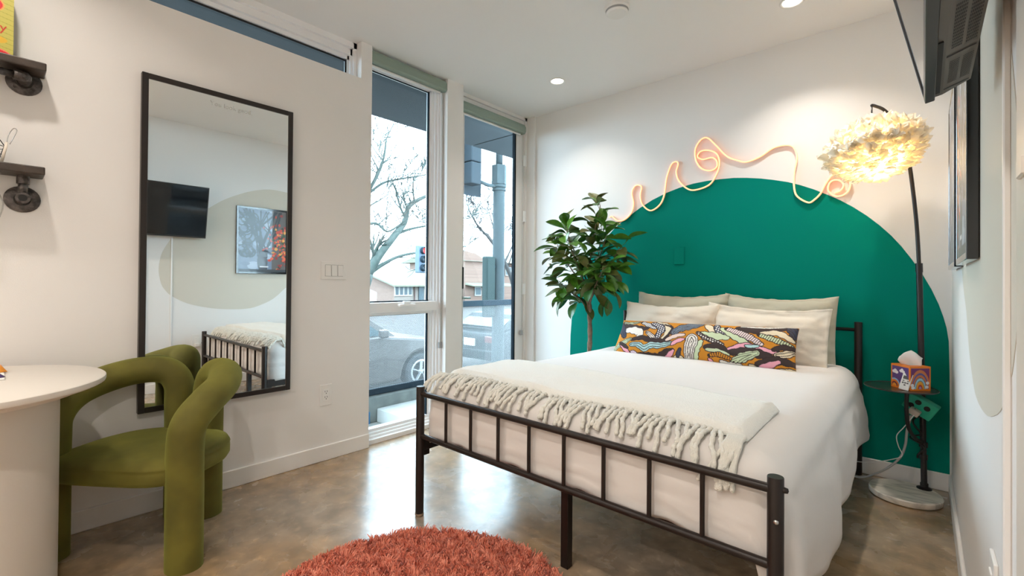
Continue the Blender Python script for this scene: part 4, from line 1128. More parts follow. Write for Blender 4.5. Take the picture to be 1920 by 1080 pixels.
for p, lab in BAU:
    o_ = empty('bauble', p); tag(o_, lab, 'bauble', 'silver baubles in the plant')
    ob('ball', MB().lathe([(max(0.0001, 0.021 * math.cos(a)), 0.021 * math.sin(a)) for a in [-PI / 2 + PI * i / 9 for i in range(10)]], p, 12, cap=False), mball, o_)
    ob('hanger', MB().tube([(p[0], p[1], p[2] + 0.02), (p[0] + 0.006, p[1] + 0.01, p[2] + 0.055)], 0.0012, 5), mball, o_)

# ================================================================== RUG
def rug():
    cx_, cy_, R_ = -1.132, 0.829, 0.530
    t = empty('round_rug', (cx_, cy_, 0)); tag(t, 'round shaggy rust orange rug on the concrete floor', 'rug')
    ob('backing', MB().lathe([(0.0001, 0.001), (R_, 0.001), (R_, 0.010), (0.0001, 0.012)], (cx_, cy_, 0), 64, cap=False), mat('rug_back', (0.35, 0.06, 0.025), 0.95), t)
    rs = np.random.RandomState(5)
    n = 60000
    r = R_ * np.sqrt(rs.rand(n)); a = rs.rand(n) * 2 * PI
    bx = cx_ + r * np.cos(a); by = cy_ + r * np.sin(a)
    # clumps lean together
    ga = np.array([nz3(x * 30, y * 30, 0.0) for x, y in zip(bx, by)]); gb = np.array([nz3(x * 30, y * 30, 7.0) for x, y in zip(bx, by)])
    lx = ga * 0.030 + rs.randn(n) * 0.007; ly = gb * 0.030 + rs.randn(n) * 0.007
    h = 0.018 + rs.rand(n) * 0.009
    th = rs.rand(n) * 2 * PI; w = 0.0016 + rs.rand(n) * 0.0012
    wx, wy = np.cos(th) * w, np.sin(th) * w
    z0 = np.full(n, 0.008)
    V = np.stack([np.stack([bx - wx, by - wy, z0], 1), np.stack([bx + wx, by + wy, z0], 1),
                  np.stack([bx + lx * 0.45 + wx, by + ly * 0.45 + wy, z0 + h * 0.6], 1), np.stack([bx + lx * 0.45 - wx, by + ly * 0.45 - wy, z0 + h * 0.6], 1),
                  np.stack([bx + lx + wx * 0.6, by + ly + wy * 0.6, z0 + h], 1), np.stack([bx + lx - wx * 0.6, by + ly - wy * 0.6, z0 + h], 1)], 1).reshape(-1, 3)
    k = np.arange(n)[:, None] * 6
    F = np.concatenate([k + np.array([[0, 1, 2, 3]]), k + np.array([[3, 2, 4, 5]])], 0)
    me = bpy.data.meshes.new('pile')
    me.vertices.add(len(V)); me.vertices.foreach_set('co', V.ravel())
    me.loops.add(F.size); me.loops.foreach_set('vertex_index', F.ravel())
    me.polygons.add(len(F)); me.polygons.foreach_set('loop_start', np.arange(len(F)) * 4)
    me.update(calc_edges=True); me.validate()
    m = mat('rug_yarn', (0.62, 0.15, 0.08), 0.9, var=(45, (0.86, 0.34, 0.23), 4), sheen=0.3)
    me.materials.append(m)
    o = ob('pile', me, None, t); o['kind'] = 'stuff'
rug()

# ================================================================== CHAIR
ch = empty('dining_chair', (-2.2, 0.4, 0)); tag(ch, 'olive green velvet chair with fat tubular legs and arms beside the white table', 'chair')
Fm = Vector((-2.212, 0.306, 0)); ff = Vector((0.60, -0.80, 0)); ss = Vector((0.80, 0.60, 0))
def cp(a, b_, z): return Fm + ff * a + ss * b_ + Vector((0, 0, z))
for s in (-1, 1):
    path = [cp(0, 0.268 * s, 0.0), cp(0, 0.268 * s, 0.25), cp(0.0, 0.268 * s, 0.44), cp(-0.015, 0.274 * s, 0.52), cp(-0.085, 0.284 * s, 0.580), cp(-0.185, 0.268 * s, 0.617), cp(-0.285, 0.205 * s, 0.642), cp(-0.345, 0.120 * s, 0.636), cp(-0.365, 0.075 * s, 0.580), cp(-0.365, 0.068 * s, 0.48), cp(-0.365, 0.066 * s, 0.25), cp(-0.365, 0.066 * s, 0.0)]
    P = smooth_path(path, 9)
    ob('arm_loop', MB().tube(P, 0.061, 22, sq=0.92, up=(ff * 1.0)[:]), M['velvet'], ch, smooth=True, angle=60)
# seat: round cushion, flattened at the front
rows = []
prof = [(0.0, 0.300), (0.80, 0.300), (0.965, 0.306), (1.0, 0.322), (1.0, 0.352), (0.995, 0.361), (1.003, 0.364), (0.995, 0.368), (0.97, 0.380), (0.80, 0.393), (0.4, 0.400), (0.0, 0.402)]
n_ = 72
for r_, z in prof:
    row = []
    for k in range(n_):
        a = 2 * PI * k / n_
        ca, sa = math.cos(a), math.sin(a)
        ex = 4.5 if ca > 0 else 2.3
        e = 1 / ((abs(ca) ** ex + abs(sa) ** ex) ** (1 / ex))
        row.append(cp(-0.150 + (0.225 if ca > 0 else 0.225) * ca * e * max(r_, 0.001), 0.272 * sa * e * max(r_, 0.001), z))
    rows.append(row)
mb = MB(); mb.grid(rows, closed=True)
ob('seat', mb, M['velvet'], ch, smooth=True)

# ================================================================== TABLE
TCX, TCY, TRr, TZ = -2.155, -0.122, 0.386, 0.718
tb = empty('round_table', (TCX, TCY, 0)); tag(tb, 'round white table on a fat white drum pedestal', 'table')
ob('tabletop', MB().lathe([(0.0001, TZ - 0.026), (TRr - 0.012, TZ - 0.026), (TRr - 0.002, TZ - 0.020), (TRr, TZ - 0.013), (TRr - 0.001, TZ - 0.004), (TRr - 0.006, TZ), (0.0001, TZ)], (TCX, TCY, 0), 72, cap=False), M['table'], tb, smooth=True, angle=40)
ob('under_plate', MB().lathe([(0.0001, TZ - 0.044), (0.325, TZ - 0.044), (0.335, TZ - 0.026)], (TCX, TCY, 0), 56, cap=False), M['table'], tb, smooth=True, angle=40)
ob('pedestal', MB().lathe([(0.0001, 0.0), (0.283, 0.0), (0.283, 0.01), (0.283, 0.30), (0.283, TZ - 0.044)], (TCX - 0.02, TCY - 0.01, 0), 56, cap=False), M['table'], tb, smooth=True, angle=40)
# snack packets in a clear wrapper on a paper
def packet(name, label, x, y, z, w, d, h, rz, col, seed):
    rows = []
    for j in range(9):
        row = []
        for i in range(13):
            u, v = i / 12 * 2 - 1, j / 8 * 2 - 1
            th = h * (max(0, 1 - u ** 4) * max(0, 1 - v ** 4)) ** 0.5 + 0.001
            q = Vector((u * w / 2, v * d / 2, th + 0.002 * nz3(u * 4, v * 4, seed))); q.rotate(Matrix.Rotation(rz, 3, 'Z'))
            row.append((x + q.x, y + q.y, z + q.z))
        rows.append(row)
    mb = MB(); mb.grid(rows); low = [[(p[0], p[1], z) for p in r_] for r_ in rows]; mb.grid(low)
    return tag(ob(name, mb, mat(name + '_foil', col, 0.3, coat=0.3), smooth=True), label, 'packet', 'snack packets on the table')
tag(ob('paper_napkin', MB().bbox(-2.335, -2.165, -0.09, 0.025, TZ + 0.0005, TZ + 0.004, 0.0015, 1), mat('napkin', (0.80, 0.78, 0.75), 0.8)), 'white paper under the snack packets on the round table', 'paper')
packet('snack_packet', 'purple foil snack packet on the round table', -2.234, -0.035, TZ + 0.0045, 0.12, 0.075, 0.018, 0.5, (0.06, 0.025, 0.13), 2)
packet('snack_packet', 'orange foil snack packet at the wall side of the round table', -2.372, -0.02, TZ + 0.0045, 0.13, 0.08, 0.028, 0.2, (0.72, 0.27, 0.03), 5)

# ================================================================== WALL SHELVES
def shelf(zt, th, y1, xf, label, kind):
    t = empty('wall_shelf', (XL + 0.1, y1 - 0.5, zt - th)); tag(t, label, 'shelf', 'pipe shelves on the left wall')
    ob('board', MB().bbox(XL + 0.003, xf, y1 - 1.0, y1, zt - th, zt, 0.004, 2), M['wood'], t)
    for yb in (y1 - 0.055, y1 - 0.90):
        zf = zt - th - (0.028 if kind == 'low' else 0.085)
        br = empty('pipe_bracket', (0, 0, 0)); br.parent = t; ORG[br.name] = ORG[t.name]
        fl = MB().lathe([(0.0001, 0.0), (0.050, 0.0), (0.050, 0.006), (0.047, 0.008), (0.024, 0.009), (0.021, 0.022), (0.0145, 0.022)], (XL, yb, zf), 28, axis='x', cap=False)
        for k in range(4):
            a = PI / 4 + k * PI / 2
            fl.lathe([(0.0001, 0.0105), (0.0055, 0.0105), (0.0055, 0.006)], (XL, yb + 0.036 * math.cos(a), zf + 0.036 * math.sin(a)), 8, axis='x', cap=False)
        ob('flange', fl, M['pipe'], br, smooth=True, angle=40)
        if kind == 'low':
            ob('elbow', MB().tube(smooth_path([(XL + 0.02, yb, zf), (XL + 0.055, yb, zf), (XL + 0.075, yb - 0.004, zf), (XL + 0.08, yb - 0.03, zf)], 5), 0.0195, 14), M['pipe'], br, smooth=True, angle=50)
            ob('pipe', MB().tube([(XL + 0.08, yb - 0.025, zf), (XL + 0.08, yb - 0.36, zf)] if yb > y1 - 0.5 else [(XL + 0.02, yb, zf), (XL + 0.08, yb, zf)], 0.013, 12), M['pipe'], br, smooth=True)
        else:
            ob('elbow', MB().tube([(XL + 0.015, yb, zf), (XL + 0.058, yb, zf)], 0.0205, 16), M['pipe'], br, smooth=True, angle=50)
            ob('bore', MB().lathe([(0.0001, 0.0585), (0.0125, 0.0585), (0.0125, 0.055)], (XL, yb, zf), 16, axis='x', cap=False), M['dark'], br)
            ob('pipe', MB().tube([(XL + 0.038, yb, zf), (XL + 0.038, yb, zt - th)], 0.0135, 12), M['pipe'], br, smooth=True)
            ob('coupling', MB().tube([(XL + 0.038, yb, zt - th - 0.030), (XL + 0.038, yb, zt - th)], 0.0185, 14), M['pipe'], br, smooth=True, angle=50)
    return t
shelf(1.853, 0.030, 0.122, XL + 0.115, 'upper dark wood shelf on iron pipe brackets holding the yellow box', 'low')
shelf(1.458, 0.030, 0.122, XL + 0.125, 'lower dark wood shelf on iron pipe brackets holding the wire basket', 'stub')
# printed box on the upper shelf
gb = empty('printed_box', (XL + 0.06, -0.02, 1.853)); tag(gb, 'yellow green printed box with red dots on the upper shelf', 'box')
cb_ = Canvas(90, 120, (186, 178, 84))
for k in range(0, 120, 9): cb_.line([(0, k), (90, k + 20)], 1.2, (160, 158, 66))
cb_.ell(66, 32, 12, 12, (236, 150, 80)); cb_.ell(66, 32, 10, 10, (205, 20, 30)); cb_.ell(16, 30, 12, 12, (236, 150, 80)); cb_.ell(16, 30, 10, 10, (205, 20, 30))
cb_.ell(52, 95, 30, 9, (212, 170, 50)); cb_.ell(46, 121, 42, 13, (236, 120, 100)); cb_.ell(46, 122, 40, 12, (215, 20, 40))
gy_ = (-0.145, 0.036); gx_ = XL + 0.098; gz_ = (1.854, 2.09)
ob('front_panel', print_mesh('front_panel', cb_, lambda u, v: Vector((gx_, gy_[0] + u * (gy_[1] - gy_[0]), gz_[0] + v * (gz_[1] - gz_[0])))), attr_mat('box_print', 0.4), gb)
ob('carton', MB().box(XL + 0.02, gx_ - 0.0006, gy_[0], gy_[1], gz_[0], gz_[1]), mat('box_olive', srgb(150, 150, 66), 0.5), gb)
# the visible end of the word on the box
tm = text_mesh('lettering', 'oology', 0.042, Matrix.Translation((gx_ + 0.0006, -0.038, 1.948)) @ Matrix(((0, 0, 1, 0), (1, 0, 0, 0), (0, 1, 0, 0), (0, 0, 0, 1))), 0.0003)
ob('lettering', tm, mat('red_ink', srgb(190, 60, 24), 0.5), gb)
# wire basket, white stick tool, hanging wine glass
wb_ = empty('wire_basket', (XL + 0.06, -0.06, 1.458)); tag(wb_, 'thin black wire basket on the lower shelf', 'basket')
wm = mat('basket_wire', (0.02, 0.018, 0.016), 0.4)
def ringp(cx_, cy_, r, z, n=24): return [(cx_ + r * math.cos(2 * PI * k / n), cy_ + r * 0.95 * math.sin(2 * PI * k / n), z) for k in range(n + 1)]
BC = (XL + 0.062, -0.035)
for r, z in ((0.050, 1.4595), (0.056, 1.49), (0.060, 1.52)): ob('ring', MB().tube(ringp(*BC, r, z), 0.0013, 5), wm, wb_)
for k in range(14):
    a = 2 * PI * k / 14
    ob('wire', MB().tube([(BC[0] + 0.05 * math.cos(a), BC[1] + 0.0475 * math.sin(a), 1.4595), (BC[0] + 0.06 * math.cos(a + 0.25), BC[1] + 0.057 * math.sin(a + 0.25), 1.52)], 0.0012, 5), wm, wb_)
ob('handle', MB().tube(smooth_path([(BC[0], BC[1] - 0.057, 1.52), (BC[0], BC[1] - 0.035, 1.56), (BC[0], BC[1], 1.575), (BC[0], BC[1] + 0.035, 1.555), (BC[0], BC[1] + 0.057, 1.52)], 5), 0.0015, 6), wm, wb_)
uw = empty('bottle_opener', (XL + 0.10, 0.02, 1.458)); tag(uw, 'slim white handled utensil with a metal loop standing in the wire basket', 'utensil')
hd = MB().tube([(XL + 0.100, 0.012, 1.462), (XL + 0.098, 0.018, 1.50), (XL + 0.096, 0.024, 1.535)], 0.0042, 8, sq=0.5)
ob('handle', hd, mat('ivory_plastic', (0.75, 0.68, 0.58), 0.4), uw, smooth=True)
ob('loop', MB().tube(smooth_path([(XL + 0.096, 0.023, 1.530), (XL + 0.095, 0.028, 1.565), (XL + 0.094, 0.040, 1.590), (XL + 0.094, 0.048, 1.585), (XL + 0.095, 0.043, 1.565), (XL + 0.096, 0.031, 1.530)], 6), 0.0016, 6), M['chrome'], uw, smooth=True)
wg = empty('wine_glass', (XL + 0.07, -0.02, 1.30)); tag(wg, 'clear wine glass hanging upside down under the lower shelf', 'glass')
gg = glass_mat('clear_glass', (0.97, 0.98, 0.97), 0.06)
ob('bowl', MB().lathe([(0.033, 1.262), (0.040, 1.29), (0.041, 1.32), (0.030, 1.35), (0.006, 1.366), (0.0045, 1.37)], (XL + 0.075, -0.022, 0), 28, cap=False), gg, wg, smooth=True)
ob('stem', MB().lathe([(0.0045, 1.37), (0.004, 1.40), (0.0045, 1.417)], (XL + 0.075, -0.022, 0), 12, cap=False), gg, wg, smooth=True)
ob('foot', MB().lathe([(0.0045, 1.417), (0.034, 1.4215), (0.034, 1.4235), (0.0001, 1.424)], (XL + 0.075, -0.022, 0), 28, cap=False), gg, wg, smooth=True)

# ================================================================== TELEVISION
tv = empty('television', (0.03, 0.92, 1.43)); tag(tv, 'black flat television mounted tilted on the right wall', 'television')
TVM = Matrix.Translation((0.005, 1.340, 1.434)) @ Matrix.Rotation(math.radians(-12.3), 4, 'Y')
TW, TH = 0.84, 0.482     # local: x to the wall, y from far (0) to near (-TW), z up
def tvb(nm, m, mb, smooth=False, angle=None):
    mb.v = [tuple(TVM @ Vector(v)) for v in mb.v]; return ob(nm, mb, m, tv, smooth=smooth, angle=angle)
tvb('screen', M['screen'], MB().box(-0.0005, 0.004, -TW + 0.007, -0.007, 0.014, TH - 0.007))
for nm, a in (('bezel', (-TW, 0, 0, 0.014)), ('bezel', (-TW, 0, TH - 0.007, TH)), ('bezel', (-TW, -TW + 0.007, 0.014, TH - 0.007)), ('bezel', (-0.007, 0, 0.014, TH - 0.007))):
    tvb(nm, M['tv_black'], MB().bbox(-0.003, 0.013, a[0], a[1], a[2], a[3], 0.0012, 1))
hs = MB()
P0 = [(-0.005, 0.006), (-0.005, TH - 0.006), (-TW + 0.005, TH - 0.006), (-TW + 0.005, 0.006)]
P1 = [(-0.026, 0.012), (-0.09, TH - 0.12), (-TW + 0.09, TH - 0.12), (-TW + 0.026, 0.012)]
hs.add([(0.012, *p) for p in P0] + [(0.026, *p) for p in P0] + [(0.070, *p) for p in P1], [(0, 1, 2, 3)] + [(i, (i + 1) % 4, 4 + (i + 1) % 4, 4 + i) for i in range(4)] + [(4 + i, 4 + (i + 1) % 4, 8 + (i + 1) % 4, 8 + i) for i in range(4)] + [(8, 9, 10, 11)])
tvb('rear_housing', M['tv_back'], hs)
# the underside: slope between (x 0.026, z 0.006) and (x 0.062, z 0.055); vents lie on it
def und(t, y, e=0.0006):    # t 0..1 along the slope, y local
    x = 0.026 + 0.044 * t; z = 0.006 + 0.006 * t
    n = Vector((0.006, 0, -0.044)).normalized() * e
    return Vector((x, y, z)) + n
for (ya, yb_) in ((-0.065, -0.190), (-0.245, -0.42), (-0.46, -0.60)):
    for (ta, tb_) in ((0.14, 0.46), (0.56, 0.90)):
        g = MB()
        for r_ in range(7):
            for c_ in range(14):
                t0 = ta + (tb_ - ta) * (r_ + 0.15) / 7; t1 = ta + (tb_ - ta) * (r_ + 0.75) / 7
                y0 = ya + (yb_ - ya) * (c_ + 0.15) / 14; y1 = ya + (yb_ - ya) * (c_ + 0.75) / 14
                g.add([und(t0, y0), und(t0, y1), und(t1, y1), und(t1, y0)], [(0, 1, 2, 3)])
        o = tvb('vent_grille', M['dark'], g); o['kind'] = 'stuff'
for y0 in (-0.034, -0.214, -0.44):
    g = MB(); g.add([und(0.02, y0), und(0.02, y0 - 0.007), und(0.92, y0 - 0.007), und(0.92, y0)], [(0, 1, 2, 3)]); tvb('slot', M['dark'], g)
tvb('rim_slot', M['dark'], MB().box(0.0135, 0.021, -0.30, -0.03, 0.0035, 0.0065))
mb = MB(); mb.box(XR - 0.035, XR, 0.78, 1.06, 1.52, 1.80); mb.box(XR - 0.06, XR - 0.02, 0.84, 0.87, 1.55, 1.78); mb.box(XR - 0.06, XR - 0.02, 0.97, 1.0, 1.55, 1.78)
ob('wall_mount', mb, M['tv_black'], tv)
tag(ob('cable_cover', MB().bbox(XR - 0.010, XR, 1.088, 1.102, 0.09, 1.56, 0.002, 1), M['trim']), 'thin white cable cover running down the right wall below the television', 'cable cover')

# ================================================================== PICTURE FRAMES
def picture(y0, y1, z0, z1, label, cvs):
    t = empty('picture_frame', (XR - 0.015, (y0 + y1) / 2, z0)); tag(t, label, 'picture', 'framed pictures on the right wall')
    xf = XR - 0.026
    fm = mat('gloss_black_frame', (0.010, 0.010, 0.012), 0.12, coat=0.6)
    w = 0.020
    for nm, a in (('frame_side', (y0, y0 + w, z0, z1)), ('frame_side', (y1 - w, y1, z0, z1)), ('frame_rail', (y0 + w, y1 - w, z0, z0 + w)), ('frame_rail', (y0 + w, y1 - w, z1 - w, z1))):
        ob(nm, MB().bbox(xf, XR - 0.003, a[0], a[1], a[2], a[3], 0.0015, 1), fm, t)
    pm = attr_mat('art_print', 0.35, coat=0.5)
    pm.node_tree.nodes['Principled BSDF'].inputs['Coat Roughness'].default_value = 0.02
    xx_ = xf + 0.0015
    ob('artwork', print_mesh('artwork', cvs, lambda u, v: Vector((xx_, y1 - w - u * (y1 - y0 - 2 * w), z0 + w + v * (z1 - z0 - 2 * w)))), pm, t)
    ob('backing', MB().box(xx_ + 0.002, XR - 0.001, y0 + 0.005, y1 - 0.005, z0 + 0.005, z1 - 0.005), M['dark'], t)
rng = random.Random(4)
def art(flowers):
    c = Canvas(110, 156, (112, 126, 150))
    for k in range(40):
        x, y = rng.uniform(0, 110), rng.uniform(0, 156); c.ell(x, y, rng.uniform(5, 14), rng.uniform(4, 12), rng.choice([(140, 156, 180), (100, 112, 136), (170, 184, 204), (62, 72, 92)]))
    if flowers:
        c.rect(0, 0, 34, 156, (92, 84, 80))
        for k in range(26):   # looping ironwork strokes at the right
            cx_, cy_, r_ = rng.uniform(78, 108), rng.uniform(8, 120), rng.uniform(6, 17)
            c.line([(cx_ + r_ * math.cos(a * 0.5), cy_ + r_ * math.sin(a * 0.5)) for a in range(10)], 3.2, (20, 23, 32))
        for k in range(16):
            x0 = rng.uniform(46, 62); c.line([(x0, 150), (x0 + rng.uniform(-8, 8), 100), (x0 + rng.uniform(-28, 30), 55), (x0 + rng.uniform(-40, 44), 4)], rng.uniform(2.2, 5.0), (18, 20, 28))
        c.ell(56, 130, 12, 26, (66, 66, 74))
        for k in range(110):
            x, y = abs(rng.gauss(0, 14)) + 2, rng.gauss(98, 34); c.ell(x, y, rng.uniform(1.5, 4.2), rng.uniform(1.5, 4.2), rng.choice([(196, 60, 34), (226, 96, 60), (150, 36, 26), (232, 160, 70), (46, 74, 34), (34, 50, 28)]))
        for k in range(10): c.ell(rng.uniform(30, 56), rng.uniform(40, 120), 2.2, 2.2, rng.choice([(210, 84, 54), (180, 50, 34)]))
        c.rect(42, 141, 62, 144, (225, 226, 230)); c.rect(0, 149, 110, 156, (40, 40, 46))
    else:
        for k in range(18):
            x0 = rng.uniform(10, 100); c.line([(x0, 156), (x0 + rng.uniform(-20, 20), 80), (x0 + rng.uniform(-40, 40), 0)], rng.uniform(2, 5), (40, 42, 52))
    return c
picture(1.630, 2.135, 1.107, 1.800, 'black framed picture of dark branches and orange flowers, nearer the television', art(True))
picture(2.262, 2.760, 1.107, 1.800, 'black framed picture farther along the right wall behind the feather lamp', art(False))

# ================================================================== OUTDOORS
GZ = -0.97
struct('ground', MB().box(-90, -3.60, -40, 110, GZ - 0.3, GZ), mat('asphalt', (0.034, 0.025, 0.020), 0.9, var=(3, (0.052, 0.040, 0.034), 8)), loc=(-40, 20, GZ))
struct('terrace', MB().box(-3.60, XL - WT, -3.0, 7.5, GZ - 0.3, -0.125), M['concrete'], loc=(-3.2, 2, -0.125))
struct('landing', MB().bbox(-3.365, XL - WT, 2.11, 6.0, -0.124, -0.010, 0.006, 1), M['concrete'])
struct('curb', MB().bbox(-3.52, -3.367, -3.0, 7.5, -0.124, 0.088, 0.008, 1), M['curb'])
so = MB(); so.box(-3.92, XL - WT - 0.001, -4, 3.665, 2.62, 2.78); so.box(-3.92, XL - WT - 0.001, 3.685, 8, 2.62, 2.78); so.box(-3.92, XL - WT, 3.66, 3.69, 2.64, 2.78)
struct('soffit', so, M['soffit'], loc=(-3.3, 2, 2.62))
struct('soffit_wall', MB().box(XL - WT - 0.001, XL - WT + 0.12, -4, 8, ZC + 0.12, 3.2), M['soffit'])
# railing with expanded mesh
rl = empty('railing', (-3.42, 2.5, 0.09)); tag(rl, 'dark steel railing with fine wire mesh outside the window and door', 'railing')
RX = -3.425
ob('top_rail', MB().bbox(RX - 0.022, RX + 0.022, -2.0, 7.0, 0.790, 0.848, 0.004, 1), M['rail'], rl)
ob('bottom_rail', MB().bbox(RX - 0.02, RX + 0.02, -2.0, 7.0, 0.092, 0.142, 0.003, 1), M['rail'], rl)
for y in (-0.6, 1.1, 4.62, 6.4):
    ob('rail_post', MB().bbox(RX - 0.022, RX + 0.022, y - 0.022, y + 0.022, 0.085, 0.80, 0.003, 1), M['rail'], rl)
ms_ = MB(); z0, z1 = 0.14, 0.792; hgt = z1 - z0; ww = 0.0028
sp_ = 0.021
for dirn in (1, -1):
    y = 0.9
    while y < 5.2:
        ya, yb_ = (y, y + hgt * 1.9) if dirn > 0 else (y + hgt * 1.9, y)
        off = RX + 0.002 * dirn
        ms_.add([(off, ya - ww, z0), (off, ya + ww, z0), (off, yb_ + ww, z1), (off, yb_ - ww, z1), (off + 0.0015, ya, z0), (off + 0.0015, yb_, z1)], [(0, 1, 2, 3), (1, 4, 5, 2), (4, 0, 3, 5)])
        y += sp_
o = ob('wire_mesh', ms_, mat('mesh_wire', (0.17, 0.175, 0.175), 0.5), rl, fix=False); o['kind'] = 'stuff'

# signal pole, signal head seen from behind, control cabinet
sg = empty('traffic_signal', (-5.0, 5.28, GZ)); tag(sg, 'galvanized pole with a traffic signal head seen from behind, outside the glazed door', 'traffic signal')
ob('pole', MB().lathe([(0.0001, GZ), (0.15, GZ), (0.15, GZ + 0.06), (0.098, GZ + 0.08), (0.092, 2.47), (0.0001, 2.47)], (-5.0, 5.28, 0), 24, cap=False), M['galv'], sg, smooth=True, angle=40)
ob('pole_band', MB().lathe([(0.092, 0.90), (0.096, 0.90), (0.096, 0.93), (0.092, 0.93)], (-5.0, 5.28, 0), 24, cap=False), M['galv'], sg, smooth=True, angle=40)
ob('pole_band', MB().lathe([(0.092, 1.30), (0.097, 1.30), (0.097, 1.335), (0.092, 1.335)], (-5.0, 5.28, 0), 24, cap=False), M['galv'], sg, smooth=True, angle=40)
ob('pole_cap', MB().lathe([(0.09, 2.47), (0.112, 2.475), (0.112, 2.50), (0.095, 2.515), (0.115, 2.53), (0.115, 2.565), (0.09, 2.58)], (-5.0, 5.28, 0), 20, cap=False), M['galv'], sg, smooth=True, angle=40)
ob('post_top', MB().lathe([(0.0001, 2.575), (0.122, 2.575), (0.122, 2.875), (0.0001, 2.885)], (-5.0, 5.28, 0), 6, cap=False), M['galv'], sg)
ob('mast', MB().tube([(-5.0, 5.28, 2.87), (-5.0, 5.28, 4.2)], 0.055, 14), M['galv'], sg, smooth=True)
ob('side_arm', MB().tube([(-5.0, 5.28, 2.54), (-5.0, 5.02, 2.53), (-5.05, 4.82, 2.58)], 0.028, 10), M['galv'], sg, smooth=True)
sgm = mat('signal_housing', (0.020, 0.028, 0.034), 0.7, spec=0.12)
hd_ = MB()
for k in range(3): hd_.bbox(-5.17, -4.97, 4.66, 4.86, 2.50 + k * 0.335, 2.50 + k * 0.335 + 0.325, 0.015, 2)
ob('signal_head', hd_, sgm, sg)
ob('backplate', MB().bbox(-5.185, -5.175, 4.42, 5.06, 2.36, 3.62, 0.004, 1), sgm, sg)
for k in range(3): ob('visor', MB().lathe([(0.095, -0.2), (0.10, -0.2), (0.10, 0), (0.095, 0)], (-5.185, 4.76, 2.66 + k * 0.335), 20, axis='x', cap=False), sgm, sg, smooth=True)
cbx = empty('control_cabinet', (-5.0, 5.03, 0.45)); tag(cbx, 'grey green control box strapped to the signal pole', 'control box')
cmx = mat('cabinet_green', (0.022, 0.036, 0.035), 0.7, spec=0.12)
ob('cabinet', MB().bbox(-5.05, -4.95, 4.965, 5.165, 0.50, 1.43, 0.02, 2), cmx, cbx); ob('cabinet_door', MB().bbox(-4.952, -4.944, 4.985, 5.145, 0.53, 1.40, 0.004, 1), cmx, cbx)
for z in (0.62, 1.28): ob('strap', MB().box(-5.03, -4.97, 5.14, 5.20, z - 0.02, z + 0.02), M['rail'], cbx)
s2 = empty('traffic_signal', (-14, 10.7, GZ)); tag(s2, 'far traffic signal with a red light lit, seen through the tall window', 'traffic signal')
ob('pole', MB().tube([(-14.1, 11.08, GZ), (-14.1, 11.08, 2.5)], 0.06, 10), M['rail'], s2)
ob('mount', MB().tube([(-14.1, 11.08, 2.2), (-14.1, 10.85, 2.2)], 0.03, 8), M['rail'], s2)
ob('signal_head', MB().bbox(-14.2, -13.98, 10.45, 10.92, 1.36, 2.38, 0.03, 2), mat('signal_dark', (0.06, 0.09, 0.13), 0.5), s2)
for k, (c_, e_) in enumerate((((0.95, 0.05, 0.05), 1.6), ((0.05, 0.06, 0.07), 0), ((0.05, 0.06, 0.07), 0))):
    ob('signal_lens', MB().lathe([(0.0001, 0.02), (0.11, 0.012), (0.12, 0.0)], (-13.975, 10.66, 2.19 - k * 0.32), 18, axis='x', cap=False), mat('signal_lens', c_, 0.3, emit=(c_, e_) if e_ else None), s2, smooth=True)
    ob('visor', MB().lathe([(0.135, -0.01), (0.135, 0.16), (0.128, 0.16), (0.128, -0.01)], (-13.975, 10.66, 2.19 - k * 0.32), 18, axis='x', cap=False), M['rail'], s2, smooth=True)

